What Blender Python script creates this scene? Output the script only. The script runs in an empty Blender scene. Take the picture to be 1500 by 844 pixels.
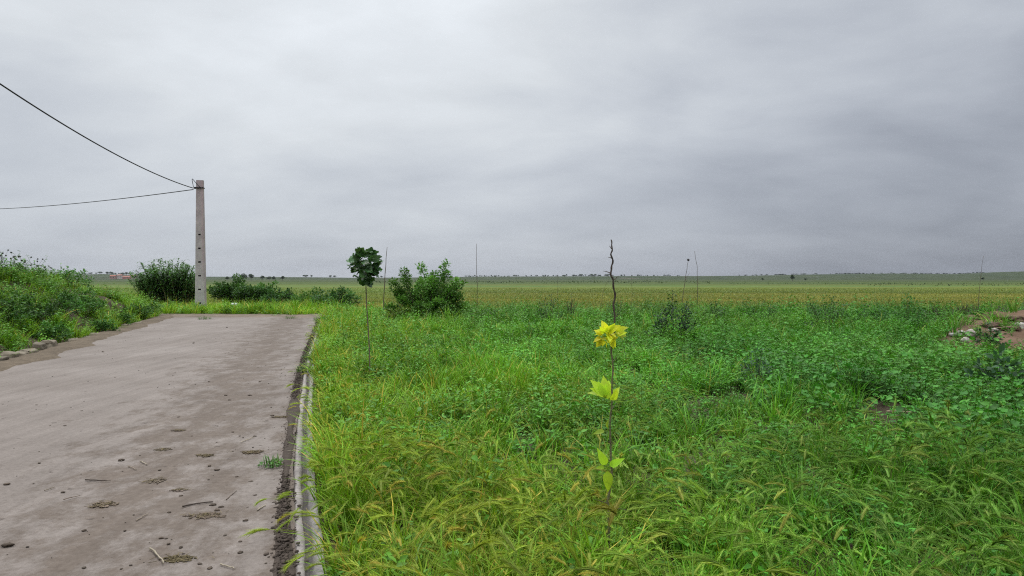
import bpy, math
import numpy as np
from mathutils import Vector

sc = bpy.context.scene
COL = sc.collection
PI = math.pi
rng = np.random.default_rng(7)

# ------------------------------------------------------------------ helpers
F, HY, CX, CZ = 1000.0, 408.0, 750.0, 1.6

def at(px, py, Y):
    """world point seen at photo pixel (px,py) at depth Y"""
    return np.array([(px - CX) / F * Y, Y, CZ - (py - HY) / F * Y])

def sstep(a, b, x):
    t = np.clip((np.asarray(x, float) - a) / (b - a), 0, 1)
    return t * t * (3 - 2 * t)

def _hash(ix, iy, seed):
    h = (ix.astype(np.int64) * 374761393 + iy.astype(np.int64) * 668265263 + seed * 1442695041) & 0xffffffff
    h = ((h ^ (h >> 13)) * 1274126177) & 0xffffffff
    h = (h ^ (h >> 16)) & 0xffffffff
    return h / 4294967295.0

def vnoise(x, y, seed=0):
    x = np.asarray(x, float); y = np.asarray(y, float)
    ix = np.floor(x); iy = np.floor(y)
    fx = x - ix; fy = y - iy
    fx = fx * fx * (3 - 2 * fx); fy = fy * fy * (3 - 2 * fy)
    a = _hash(ix, iy, seed); b = _hash(ix + 1, iy, seed); c = _hash(ix, iy + 1, seed); d = _hash(ix + 1, iy + 1, seed)
    return (a * (1 - fx) + b * fx) * (1 - fy) + (c * (1 - fx) + d * fx) * fy

def fbm(x, y, seed=0, oct=4):
    s = 0; a = 0.5; t = 0
    for o in range(oct):
        s = s + a * vnoise(np.asarray(x) * 2 ** o, np.asarray(y) * 2 ** o, seed + o * 17); t += a; a *= .5
    return s / t

def nrm(v):
    v = np.asarray(v, float)
    return v / np.maximum(np.linalg.norm(v, axis=-1, keepdims=True), 1e-9)

class MB:
    """collects geometry: numpy verts, quads/tris and a colour per vertex"""
    def __init__(self):
        self.v = []; self.c = []; self.q = []; self.t = []; self.n = 0
    def add(self, v, q=None, t=None, c=(1, 1, 1)):
        v = np.asarray(v, float).reshape(-1, 3)
        c = np.asarray(c, float)
        if c.ndim == 1: c = np.broadcast_to(c, (len(v), 3))
        if q is not None and len(q): self.q.append(np.asarray(q, int).reshape(-1, 4) + self.n)
        if t is not None and len(t): self.t.append(np.asarray(t, int).reshape(-1, 3) + self.n)
        self.v.append(v); self.c.append(c); self.n += len(v)
    def mesh(self, name, mat, smooth=True):
        v = np.concatenate(self.v); c = np.concatenate(self.c)
        q = np.concatenate(self.q) if self.q else np.zeros((0, 4), int)
        t = np.concatenate(self.t) if self.t else np.zeros((0, 3), int)
        me = bpy.data.meshes.new(name)
        me.vertices.add(len(v)); me.vertices.foreach_set('co', v.astype(np.float32).ravel())
        lv = np.concatenate([q.ravel(), t.ravel()]).astype(np.int32)
        me.loops.add(len(lv)); me.loops.foreach_set('vertex_index', lv)
        ls = np.concatenate([np.arange(len(q)) * 4, len(q) * 4 + np.arange(len(t)) * 3]).astype(np.int32)
        lt = np.concatenate([np.full(len(q), 4), np.full(len(t), 3)]).astype(np.int32)
        me.polygons.add(len(ls)); me.polygons.foreach_set('loop_start', ls)
        try: me.polygons.foreach_set('loop_total', lt)
        except Exception: pass
        me.polygons.foreach_set('use_smooth', np.full(len(ls), smooth))
        at_ = me.color_attributes.new('Col', 'FLOAT_COLOR', 'POINT')
        cc = np.ones((len(v), 4), np.float32); cc[:, :3] = c
        at_.data.foreach_set('color', cc.ravel())
        me.update(); me.validate()
        if mat: me.materials.append(mat)
        return me
    def build(self, name, mat, parent=None, smooth=True, loc=None):
        o = bpy.data.objects.new(name, self.mesh(name, mat, smooth)); COL.objects.link(o)
        if parent: o.parent = parent
        if loc is not None: o.location = loc
        return o

def tag(o, label=None, cat=None, group=None, kind=None):
    if label: o['label'] = label
    if cat: o['category'] = cat
    if group: o['group'] = group
    if kind: o['kind'] = kind
    return o

def empty(name, loc=(0, 0, 0), rz=0, sc_=1.0, label=None, cat=None, group=None):
    o = bpy.data.objects.new(name, None); COL.objects.link(o)
    o.empty_display_size = .1
    o.location = loc; o.rotation_euler = (0, 0, rz); o.scale = (sc_,) * 3
    return tag(o, label, cat, group)

def dup(root, loc, rz=0, s=1.0, label=None, group=None):
    r = root.copy(); COL.objects.link(r); r.location = loc; r.rotation_euler = (0, 0, rz)
    r.scale = (s,) * 3 if not hasattr(s, '__len__') else s
    if label: r['label'] = label
    if group: r['group'] = group
    for ch in list(root.children):
        c = ch.copy(); COL.objects.link(c); c.parent = r
        for g in ch.children:
            d = g.copy(); COL.objects.link(d); d.parent = c
    return r

def tube(mb, pts, rad, sides=6, col=(1, 1, 1), cap=True):
    pts = np.asarray(pts, float); n = len(pts)
    rad = np.broadcast_to(np.asarray(rad, float), (n,))
    tan = nrm(np.gradient(pts, axis=0))
    ref = np.array([0.13, 0.97, 0.2]) if abs(tan[0][2]) > .8 else np.array([0, 0, 1.])
    s = nrm(np.cross(tan, ref)); u = np.cross(s, tan)
    a = np.arange(sides) / sides * 2 * PI
    ring = pts[:, None] + rad[:, None, None] * (np.cos(a)[None, :, None] * s[:, None] + np.sin(a)[None, :, None] * u[:, None])
    q = []
    for i in range(n - 1):
        for j in range(sides):
            k = (j + 1) % sides
            q.append((i * sides + j, i * sides + k, (i + 1) * sides + k, (i + 1) * sides + j))
    v = ring.reshape(-1, 3)
    col = np.asarray(col, float)
    if col.ndim == 2: col = np.repeat(col, sides, axis=0)
    t = []
    if cap:
        for base in (0, (n - 1) * sides):
            for j in range(1, sides - 1): t.append((base, base + j, base + j + 1))
    mb.add(v, q, t, col)

def ribbon(mb, pts, w, side, col, fold=0.0):
    pts = np.asarray(pts, float); n = len(pts)
    w = np.asarray(w, float)
    side = nrm(np.broadcast_to(np.asarray(side, float), (n, 3)))
    L = pts - side * w[:, None]; R = pts + side * w[:, None]
    col = np.asarray(col, float)
    if col.ndim == 1: col = np.broadcast_to(col, (n, 3))
    if fold:
        tan = nrm(np.gradient(pts, axis=0)); up = np.cross(side, tan)
        M = pts - up * (fold * w)[:, None]
        v = np.stack([L, M, R], 1).reshape(-1, 3)
        q = []
        for i in range(n - 1):
            q += [(3 * i, 3 * i + 1, 3 * i + 4, 3 * i + 3), (3 * i + 1, 3 * i + 2, 3 * i + 5, 3 * i + 4)]
        mb.add(v, q, None, np.repeat(col, 3, axis=0))
    else:
        v = np.stack([L, R], 1).reshape(-1, 3)
        q = [(2 * i, 2 * i + 1, 2 * i + 3, 2 * i + 2) for i in range(n - 1)]
        mb.add(v, q, None, np.repeat(col, 2, axis=0))

# leaf templates: axis +y from the petiole, normal +z, length 1
def ovate(rows=5, w=.3, fold=.22, curl=.18, pw=.75):
    t = np.linspace(0, 1, rows); hw = w * np.sin(PI * np.clip(t, .02, 1) ** pw); hw[-1] = .004; hw[0] = .02
    v = []
    for i in range(rows):
        z = -curl * t[i] ** 2
        v += [(-hw[i], t[i], z + fold * hw[i]), (0, t[i], z), (hw[i], t[i], z + fold * hw[i])]
    q = []
    for i in range(rows - 1):
        q += [(3 * i, 3 * i + 1, 3 * i + 4, 3 * i + 3), (3 * i + 1, 3 * i + 2, 3 * i + 5, 3 * i + 4)]
    return np.array(v), np.array(q), None

def lobed(n=20, lobes=5, depth=.25, cup=.12, notch=True):
    a = np.linspace(-PI * .93, PI * .93, n) if notch else np.linspace(-PI, PI, n)
    r = .5 * (1 - depth + depth * np.abs(np.cos(a * lobes / 2)) ** .7)
    rim = np.stack([r * np.sin(a), .5 + r * np.cos(a), cup * (r / .5) ** 2 + .04 * np.cos(a * lobes)], 1)
    mid = np.stack([.5 * r * np.sin(a), .5 * .6 + .2 + .5 * r * np.cos(a) - .1, np.full(n, .0)], 1)
    c = np.array([[0, .32, -.02]])
    v = np.concatenate([c, mid, rim])
    t = [(0, 1 + i + 1, 1 + i) for i in range(n - 1)]
    q = [(1 + i, 2 + i, 1 + n + i + 1, 1 + n + i) for i in range(n - 1)]
    return v, np.array(q), np.array(t)

def quadleaf(w=.3):
    v = np.array([(0, 0, 0), (-w, .5, .06), (0, 1, -.1), (w, .5, .06)])
    return v, np.array([(0, 3, 2, 1)]), None

def scatter(mb, tmpl, P, A, N, S, C):
    """leaves of template at P along axis A with up N, length S, colour C"""
    v, q, t = tmpl
    P = np.asarray(P, float); A = nrm(A); N = np.asarray(N, float)
    X = nrm(np.cross(A, N)); Z = np.cross(X, A)
    S = np.broadcast_to(np.asarray(S, float), (len(P),))
    V = P[:, None] + S[:, None, None] * (v[None, :, 0, None] * X[:, None] + v[None, :, 1, None] * A[:, None] + v[None, :, 2, None] * Z[:, None])
    k = len(v); off = np.arange(len(P)) * k
    Q = (q[None] + off[:, None, None]).reshape(-1, 4) if q is not None else None
    T = (t[None] + off[:, None, None]).reshape(-1, 3) if t is not None else None
    C = np.broadcast_to(np.asarray(C, float), (len(P), 3))
    mb.add(V.reshape(-1, 3), Q, T, np.repeat(C, k, axis=0))

def rnd_dir(n, r=rng, zmin=-1, zmax=1):
    z = r.uniform(zmin, zmax, n); a = r.uniform(0, 2 * PI, n); s = np.sqrt(np.maximum(0, 1 - z * z))
    return np.stack([s * np.cos(a), s * np.sin(a), z], 1)

def vary(col, n, r=rng, amt=.2, hue=.08):
    c = np.asarray(col, float)[None] * (1 + r.uniform(-amt, amt, (n, 1)))
    return np.clip(c * (1 + r.uniform(-hue, hue, (n, 3))), 0, 1)

_ico = {}
def ico(sub=2):
    if sub in _ico: return _ico[sub]
    import bmesh
    bm = bmesh.new(); bmesh.ops.create_icosphere(bm, subdivisions=sub, radius=1)
    v = np.array([x.co[:] for x in bm.verts]); t = np.array([[w.index for w in f.verts] for f in bm.faces]); bm.free()
    _ico[sub] = (v, t); return _ico[sub]

def lump(mb, c, r, seed, rough=.35, sub=2, col=(1, 1, 1), freq=1.7, flat=None):
    v, t = ico(sub)
    f = 1 + rough * 2 * (fbm(v[:, 0] * freq + seed * 3.1 + v[:, 2] * 1.3, v[:, 1] * freq - seed * 1.7 + v[:, 2] * freq, seed, 3) - .5)
    w = v * f[:, None] * np.asarray(r, float)
    if flat is not None: w[:, 2] = np.maximum(w[:, 2], flat)
    mb.add(w + np.asarray(c, float), None, t, col)

def box(mb, lo, hi, col=(1, 1, 1)):
    x0, y0, z0 = lo; x1, y1, z1 = hi
    v = [(x0, y0, z0), (x1, y0, z0), (x1, y1, z0), (x0, y1, z0), (x0, y0, z1), (x1, y0, z1), (x1, y1, z1), (x0, y1, z1)]
    mb.add(v, [(3, 2, 1, 0), (4, 5, 6, 7), (0, 1, 5, 4), (1, 2, 6, 5), (2, 3, 7, 6), (3, 0, 4, 7)], None, col)

# ------------------------------------------------------------------ materials
def newmat(name):
    m = bpy.data.materials.new(name); m.use_nodes = True
    nt = m.node_tree; nt.nodes.clear()
    return m, nt.nodes, nt.links

def leafmat(name, inst=False, trans=.28, rough=.6, spec=.18):
    m, N, L = newmat(name)
    out = N.new('ShaderNodeOutputMaterial')
    col = N.new('ShaderNodeAttribute'); col.attribute_name = 'Col'
    c = col.outputs['Color']
    if inst:
        ti = N.new('ShaderNodeAttribute'); ti.attribute_name = 'tint'; ti.attribute_type = 'INSTANCER'
        mx = N.new('ShaderNodeMix'); mx.data_type = 'RGBA'; mx.blend_type = 'MULTIPLY'; mx.inputs[0].default_value = 1
        L.new(c, mx.inputs[6]); L.new(ti.outputs['Color'], mx.inputs[7]); c = mx.outputs[2]
    p = N.new('ShaderNodeBsdfPrincipled'); p.inputs['Roughness'].default_value = rough
    p.inputs['Specular IOR Level'].default_value = spec
    L.new(c, p.inputs['Base Color'])
    t = N.new('ShaderNodeBsdfTranslucent')
    mul = N.new('ShaderNodeMix'); mul.data_type = 'RGBA'; mul.blend_type = 'MULTIPLY'; mul.inputs[0].default_value = 1
    L.new(c, mul.inputs[6]); mul.inputs[7].default_value = (1.15, 1.15, .6, 1)
    L.new(mul.outputs[2], t.inputs['Color'])
    ms = N.new('ShaderNodeMixShader'); ms.inputs[0].default_value = trans
    L.new(p.outputs[0], ms.inputs[1]); L.new(t.outputs[0], ms.inputs[2]); L.new(ms.outputs[0], out.inputs['Surface'])
    return m

def colmat(name, rough=.85, spec=.2, nscale=12, namt=.35, bump=.3, bscale=None, col=None, bdist=.01):
    """vertex colour times fine noise, with bump"""
    m, N, L = newmat(name)
    out = N.new('ShaderNodeOutputMaterial'); p = N.new('ShaderNodeBsdfPrincipled')
    p.inputs['Roughness'].default_value = rough; p.inputs['Specular IOR Level'].default_value = spec
    g = N.new('ShaderNodeTexCoord')
    n = N.new('ShaderNodeTexNoise'); n.inputs['Scale'].default_value = nscale; n.inputs['Detail'].default_value = 8; n.inputs['Roughness'].default_value = .65
    L.new(g.outputs['Object'], n.inputs['Vector'])
    mr = N.new('ShaderNodeMapRange'); mr.inputs[1].default_value = .25; mr.inputs[2].default_value = .75
    mr.inputs[3].default_value = 1 - namt; mr.inputs[4].default_value = 1 + namt
    L.new(n.outputs[0], mr.inputs[0])
    if col is None:
        a = N.new('ShaderNodeAttribute'); a.attribute_name = 'Col'; c = a.outputs['Color']
    else:
        a = N.new('ShaderNodeRGB'); a.outputs[0].default_value = (*col, 1); c = a.outputs[0]
    mx = N.new('ShaderNodeVectorMath'); mx.operation = 'SCALE'
    L.new(c, mx.inputs[0]); L.new(mr.outputs[0], mx.inputs['Scale'])
    L.new(mx.outputs[0], p.inputs['Base Color'])
    if bump:
        b = N.new('ShaderNodeBump'); b.inputs['Strength'].default_value = bump; b.inputs['Distance'].default_value = bdist
        n2 = N.new('ShaderNodeTexNoise'); n2.inputs['Scale'].default_value = bscale or nscale * 3; n2.inputs['Detail'].default_value = 8
        L.new(g.outputs['Object'], n2.inputs['Vector']); L.new(n2.outputs[0], b.inputs['Height']); L.new(b.outputs[0], p.inputs['Normal'])
    L.new(p.outputs[0], out.inputs['Surface'])
    return m

M_leaf = leafmat('leaf')
M_glossleaf = leafmat('thick_leaf', trans=.15, rough=.42, spec=.4)
M_yleaf = leafmat('yellow_leaf', trans=.45, rough=.5)
M_inst = leafmat('meadow_leaf', inst=True, trans=.2, rough=.6, spec=.2)
M_bark = colmat('bark', nscale=30, namt=.3, bump=.6)
M_conc = colmat('pole_concrete', nscale=3.5, namt=.26, bump=.25, bscale=40, rough=.9)
M_stone = colmat('stone', nscale=9, namt=.25, bump=.6, bscale=25)
M_soil = colmat('soil', nscale=14, namt=.35, bump=.9, bscale=45, rough=.95, spec=.1)
M_black = colmat('black_rubber', nscale=20, namt=.1, bump=0, col=(.012, .012, .014), rough=.6)
M_far = colmat('far_paint', nscale=1, namt=.1, bump=0)

# ------------------------------------------------------------------ terrain
_XY = np.array([-6, 0, 3.67, 5.48, 8.33, 11, 14.3, 20, 28, 34, 400.]); _XX = np.array([1.9, .06, -1.175, -1.77, -2.62, -3.38, -4.29, -5.76, -7.85, -9.4, -107.])
def xr(y):
    y = np.asarray(y, float); return (np.interp(y - .8, _XY, _XX) + np.interp(y, _XY, _XX) + np.interp(y + .8, _XY, _XX)) / 3      # right edge of the road slab
def xl(y): return -5.07 - .315 * np.asarray(y, float)       # left edge
YEND = 28.2
PLAIN = -.6

def heapmask(x, y):
    u = x / np.maximum(y, 1); n_ = .12 * (fbm(x * .6, y * .6, 33, 3) - .5)
    return sstep(.61, .69, u + n_) * sstep(1.0, .86, u) * sstep(13.2, 15.0, y) * sstep(22.5, 20.6, y)

def height(x, y):
    x = np.asarray(x, float); y = np.asarray(y, float)
    h = .10 * (fbm(x * .35, y * .35, 3, 3) - .45) + .03 * (fbm(x * 1.7, y * 1.7, 5, 3) - .5)
    onr = sstep(-.1, .7, xr(y) - x + .55) * sstep(-.1, .8, x - xl(y) + 1.0) * sstep(YEND + 2.2, YEND + .6, y)
    h = h * (1 - onr) + (-.06) * onr
    drop = sstep(26.5, 34, y - .0 * x) * sstep(-9, -5, x) + sstep(36, 52, y) * sstep(-5, -9, x)
    drop = np.clip(drop, 0, 1)
    h = h * (1 - drop) + PLAIN * drop
    # bank on the left
    s = xl(y) - .75 - x
    Hb = 1.5 - 1.2 * sstep(21, 34, y)
    bank = Hb * sstep(0, 2.5 + .8 * (fbm(y * .5, y * 0 + .3, 9, 3) - .5), s + .9 * (fbm(x * .7, y * .7, 12, 3) - .5) * sstep(0, .6, s)) * (1 - .9 * sstep(7, 24, s)) * (1 - sstep(40, 56, y))
    h = h + bank * (1 + .25 * (fbm(x * .8, y * .8, 21, 3) - .5))
    # eroded bite out of the bank
    h = h - .35 * np.exp(-(((x + 15.0) / 1.3) ** 2 + ((y - 25.2) / 1.0) ** 2))
    # soil heap on the right
    hp = .6 * heapmask(x, y) * sstep(14.5, 20, y) * (.55 + 1.0 * fbm(x * .9, y * .9, 31, 4)) + .2 * np.exp(-((x - 4.1) / .8) ** 2 - ((y - 7.8) / .5) ** 2)
    return h + hp

def growth(lo, hi, step, far_lo, far_hi, k=1.09):
    a = list(np.arange(lo, hi + 1e-6, step)); s = step
    while a[-1] < far_hi: s *= k; a.append(a[-1] + s)
    s = step
    while a[0] > far_lo: s *= k; a.insert(0, a[0] - s)
    return np.array(a)

gx = growth(-26, 24, .2, -2500, 2500); gy = growth(-3, 36, .2, -200, 2500)
X, Y = np.meshgrid(gx, gy)
Z = height(X, Y)
mb = MB(); nx, ny = len(gx), len(gy)
ii, jj = np.meshgrid(np.arange(nx - 1), np.arange(ny - 1))
b = (jj * nx + ii).ravel()
heap_m = heapmask(X, Y)
mb.add(np.stack([X.ravel(), Y.ravel(), Z.ravel()], 1), np.stack([b, b + 1, b + nx + 1, b + nx], 1), None,
       np.stack([heap_m.ravel()] * 3, 1))

# ground material: brown soil near, banded crop plain beyond
m, N, L = newmat('ground')
out = N.new('ShaderNodeOutputMaterial'); p = N.new('ShaderNodeBsdfPrincipled'); p.inputs['Roughness'].default_value = .95
p.inputs['Specular IOR Level'].default_value = .1
geo = N.new('ShaderNodeNewGeometry'); sep = N.new('ShaderNodeSeparateXYZ'); L.new(geo.outputs['Position'], sep.inputs[0])
def math_(op, a, b=None, c=None):
    n = N.new('ShaderNodeMath'); n.operation = op
    for i, v in enumerate((a, b, c)):
        if v is None: continue
        if isinstance(v, (int, float)): n.inputs[i].default_value = v
        else: L.new(v, n.inputs[i])
    return n.outputs[0]
def noise(scale, detail=6, vec=None, rough=.6):
    n = N.new('ShaderNodeTexNoise'); n.inputs['Scale'].default_value = scale; n.inputs['Detail'].default_value = detail; n.inputs['Roughness'].default_value = rough
    L.new(vec if vec is not None else geo.outputs['Position'], n.inputs['Vector']); return n.outputs[0]
def ramp(fac, stops, mode='LINEAR'):
    r = N.new('ShaderNodeValToRGB'); r.color_ramp.interpolation = mode
    e = r.color_ramp.elements
    while len(e) < len(stops): e.new(.5)
    for el, (pos, c) in zip(e, stops): el.position = pos; el.color = (*c, 1)
    L.new(fac, r.inputs[0]); return r.outputs[0]
def mixc(f, a, b, blend='MIX'):
    n = N.new('ShaderNodeMix'); n.data_type = 'RGBA'; n.blend_type = blend
    for i, v in ((0, f), (6, a), (7, b)):
        if isinstance(v, (int, float)): n.inputs[i].default_value = v
        elif isinstance(v, tuple): n.inputs[i].default_value = (*v, 1)
        else: L.new(v, n.inputs[i])
    return n.outputs[2]
soil = ramp(noise(2.2, 10), [(.3, (.028, .022, .013)), (.55, (.06, .047, .03)), (.75, (.10, .078, .055))])
heapc = ramp(noise(1.6, 12), [(.3, (.07, .042, .026)), (.5, (.11, .068, .044)), (.7, (.15, .098, .066))])
ca = N.new('ShaderNodeAttribute'); ca.attribute_name = 'Col'
soil = mixc(ca.outputs['Fac'], soil, heapc)
# log distance with wobble along x -> parcels
xs = N.new('ShaderNodeCombineXYZ'); L.new(math_('MULTIPLY', sep.outputs[0], .004), xs.inputs[0]); L.new(math_('MULTIPLY', sep.outputs[1], .004), xs.inputs[1])
wob = math_('MULTIPLY', math_('SUBTRACT', noise(1.0, 2, xs.outputs[0]), .5), .22)
yy = math_('MAXIMUM', sep.outputs[1], 5.0)
lg = math_('ADD', math_('LOGARITHM', yy, 10.0), wob)
fac = math_('DIVIDE', math_('SUBTRACT', lg, 1.3), 2.2)          # 20 m .. 3160 m
OCH, OLV, GRN, PAL = (.142, .147, .033), (.100, .118, .024), (.068, .095, .019), (.068, .086, .018)
def pos(d): return (math.log10(d) - 1.3) / 2.2
bands = ramp(fac, [(0.0, OCH), (pos(62), OCH), (pos(80), (.165, .17, .042)), (pos(98), OLV), (pos(100), GRN), (pos(128), (.13, .165, .04)), (pos(131), PAL), (pos(175), OLV),
                   (pos(180), (.08, .125, .03)), (pos(240), (.07, .09, .02)), (pos(330), (.045, .07, .022)), (pos(350), (.056, .076, .02)), (pos(520), (.036, .053, .018)), (pos(700), (.046, .06, .023))])
fine = noise(.35, 8); 
bands = mixc(1.0, bands, ramp(fine, [(.3, (.7, .75, .7)), (.7, (1.25, 1.2, 1.2))]), 'MULTIPLY')
big = noise(.03, 3)
bands = mixc(1.0, bands, ramp(big, [(.35, (.8, .92, .85)), (.65, (1.15, 1.05, 1.0))]), 'MULTIPLY')
zz = math_('SUBTRACT', sep.outputs[1], 31.0)
inpl = N.new('ShaderNodeMapRange'); inpl.inputs[1].default_value = 0; inpl.inputs[2].default_value = 3; L.new(zz, inpl.inputs[0])
L.new(mixc(inpl.outputs[0], soil, bands), p.inputs['Base Color'])
bp = N.new('ShaderNodeBump'); bp.inputs['Strength'].default_value = .8; bp.inputs['Distance'].default_value = .04
L.new(noise(9, 10), bp.inputs['Height']); L.new(bp.outputs[0], p.inputs['Normal'])
L.new(p.outputs[0], out.inputs['Surface'])
M_ground = m
tag(mb.build('ground', M_ground), kind='structure')

# ------------------------------------------------------------------ hills
prof_px = np.array([-900, -200, 60, 110, 150, 205, 215, 330, 430, 520, 640, 700, 800, 950, 1020, 1100, 1180, 1300, 1400, 1460, 1500, 1700, 2400])
prof_y = np.array([403, 404, 405, 402.5, 401.5, 403, 405, 405.5, 406, 407.0, 406.5, 405.3, 405.0, 404.5, 404.5, 404, 402.3, 401, 401.8, 399.0, 398, 396, 394])
def hill_top(px): return CZ + (HY - np.interp(px, prof_px, prof_y)) / F * 1900
pxs = np.linspace(-260, 1760, 405); ds = np.concatenate([np.linspace(850, 1900, 22), np.linspace(1980, 2600, 7)])
PX, DD = np.meshgrid(pxs, ds)
top = hill_top(PX)
tt = np.where(DD <= 1900, sstep(850, 1900, DD) ** 1.2, 1 - .5 * sstep(1900, 3200, DD))
HX = (PX - CX) / F * DD
HZ = PLAIN - .5 + (top - PLAIN + .5) * tt + (fbm(HX * .004, DD * .004, 44, 4) - .5) * 4.0 * sstep(900, 1300, DD) * (1 - .9 * sstep(1500, 1880, DD))
mb = MB(); nx = len(pxs); ny = len(ds)
ii, jj = np.meshgrid(np.arange(nx - 1), np.arange(ny - 1)); b = (jj * nx + ii).ravel()
mb.add(np.stack([HX.ravel(), DD.ravel(), HZ.ravel()], 1), np.stack([b, b + 1, b + nx + 1, b + nx], 1))
m, N, L = newmat('hill_scrub')
out = N.new('ShaderNodeOutputMaterial'); p = N.new('ShaderNodeBsdfPrincipled'); p.inputs['Roughness'].default_value = .95; p.inputs['Specular IOR Level'].default_value = .05
geo = N.new('ShaderNodeNewGeometry'); sep = N.new('ShaderNodeSeparateXYZ'); L.new(geo.outputs['Position'], sep.inputs[0])
sv = N.new('ShaderNodeVectorMath'); sv.operation = 'MULTIPLY'; sv.inputs[1].default_value = (.006, .0025, .12); L.new(geo.outputs['Position'], sv.inputs[0])
c1 = ramp(noise(1.0, 6, sv.outputs[0]), [(.32, (.024, .035, .02)), (.46, (.045, .056, .028)), (.58, (.034, .048, .023)), (.70, (.08, .074, .055))])
c2 = ramp(noise(.03, 6), [(.35, (.7, .75, .75)), (.65, (1.2, 1.2, 1.15))])
L.new(mixc(1.0, c1, c2, 'MULTIPLY'), p.inputs['Base Color']); L.new(p.outputs[0], out.inputs['Surface'])
tag(mb.build('hills', m), kind='structure')

# ------------------------------------------------------------------ road
ys = np.arange(-3.0, YEND + .001, .12); us = np.linspace(0, 1, 60)
U, V = np.meshgrid(us, ys)
endw = 1.3 * (fbm(U * 6, U * 0, 61, 5) - .55)
lw = .7 * (fbm(V * .6, V * 0 + 4, 62, 5) - .5) - .25
rw = .05 * (fbm(V * 3, V * 0 + 9, 63, 3) - .5)
RX = (xl(V) + lw) * (1 - U) + (xr(V) + rw) * U
RY = V + endw * sstep(YEND - 3, YEND, V)
RZ = .012 * (fbm(RX * .6, RY * .6, 64, 3) - .5) + .004 * (fbm(RX * 4, RY * 4, 65, 2) - .5)
mb = MB(); nx = len(us); ny = len(ys)
ii, jj = np.meshgrid(np.arange(nx - 1), np.arange(ny - 1)); b = (jj * nx + ii).ravel()
mb.add(np.stack([RX.ravel(), RY.ravel(), RZ.ravel()], 1), np.stack([b, b + 1, b + nx + 1, b + nx], 1), None, np.stack([U.ravel()] * 3, 1))
# slab edges
for ed in (0, nx - 1):
    e = np.stack([RX[:, ed], RY[:, ed], RZ[:, ed]], 1); lo = e.copy(); lo[:, 2] = -.12
    v = np.stack([e, lo], 1).reshape(-1, 3)
    mb.add(v, [(2 * i, 2 * i + 1, 2 * i + 3, 2 * i + 2) for i in range(ny - 1)], None, (float(ed > 0),) * 3)
m, N, L = newmat('road_concrete')
out = N.new('ShaderNodeOutputMaterial'); p = N.new('ShaderNodeBsdfPrincipled'); p.inputs['Roughness'].default_value = .88; p.inputs['Specular IOR Level'].default_value = .2
geo = N.new('ShaderNodeNewGeometry')
ua = N.new('ShaderNodeAttribute'); ua.attribute_name = 'Col'
base = ramp(noise(.55, 8), [(.3, (.142, .119, .104)), (.55, (.171, .146, .130)), (.75, (.196, .170, .153))])
base = mixc(1.0, base, ramp(noise(26, 9, None, .8), [(.3, (.74, .73, .72)), (.7, (1.2, 1.2, 1.2))]), 'MULTIPLY')
# mud: more of it toward the right edge, streaked along the road
sv = N.new('ShaderNodeMapping'); sv.inputs['Rotation'].default_value = (0, 0, math.radians(-15)); sv.inputs['Scale'].default_value = (1.8, 1.3, 1)
L.new(geo.outputs['Position'], sv.inputs[0])
mud = math_('ADD', noise(1.7, 12, sv.outputs[0], .74), ramp(ua.outputs['Fac'], [(.0, (.16,) * 3), (.06, (.02,) * 3), (.40, (.0,) * 3), (.60, (.10,) * 3), (.80, (.27,) * 3), (.90, (.22,) * 3), (.955, (.14,) * 3), (1, (.3,) * 3)]))
mm = N.new('ShaderNodeMapRange'); mm.inputs[1].default_value = .635; mm.inputs[2].default_value = .77; L.new(mud, mm.inputs[0])
base = mixc(math_('MULTIPLY', mm.outputs[0], .78), base, ramp(noise(20, 6), [(.3, (.066, .047, .034)), (.7, (.115, .090, .071))]))
sc_ = N.new('ShaderNodeMapping'); sc_.inputs['Rotation'].default_value = (0, 0, math.radians(-16)); sc_.inputs['Scale'].default_value = (5.5, .5, 1); L.new(geo.outputs['Position'], sc_.inputs[0])
base = mixc(1.0, base, ramp(noise(1.0, 8, sc_.outputs[0], .65), [(.32, (.84, .83, .82)), (.68, (1.12, 1.12, 1.12))]), 'MULTIPLY')
gr = N.new('ShaderNodeMapRange'); gr.inputs[1].default_value = .62; gr.inputs[2].default_value = .68; L.new(noise(60, 4, None, .6), gr.inputs[0])
base = mixc(math_('MULTIPLY', gr.outputs[0], .45), base, (.06, .048, .04))
# small dark spots
sp = N.new('ShaderNodeMapRange'); sp.inputs[1].default_value = .665; sp.inputs[2].default_value = .71; L.new(noise(7, 3), sp.inputs[0])
base = mixc(math_('MULTIPLY', sp.outputs[0], .75), base, (.05, .038, .031))
# crack-like faint lines
sp2 = N.new('ShaderNodeMapRange'); sp2.inputs[1].default_value = .67; sp2.inputs[2].default_value = .8; L.new(noise(2.6, 7, None, .7), sp2.inputs[0])
base = mixc(math_('MULTIPLY', sp2.outputs[0], .55), base, (.085, .066, .054))
L.new(base, p.inputs['Base Color'])
bp = N.new('ShaderNodeBump'); bp.inputs['Strength'].default_value = .35; bp.inputs['Distance'].default_value = .01
hsum = math_('ADD', noise(50, 6), math_('MULTIPLY', mm.outputs[0], 1.2)); L.new(hsum, bp.inputs['Height']); L.new(bp.outputs[0], p.inputs['Normal'])
L.new(p.outputs[0], out.inputs['Surface'])
tag(mb.build('road', m), kind='structure')

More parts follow.
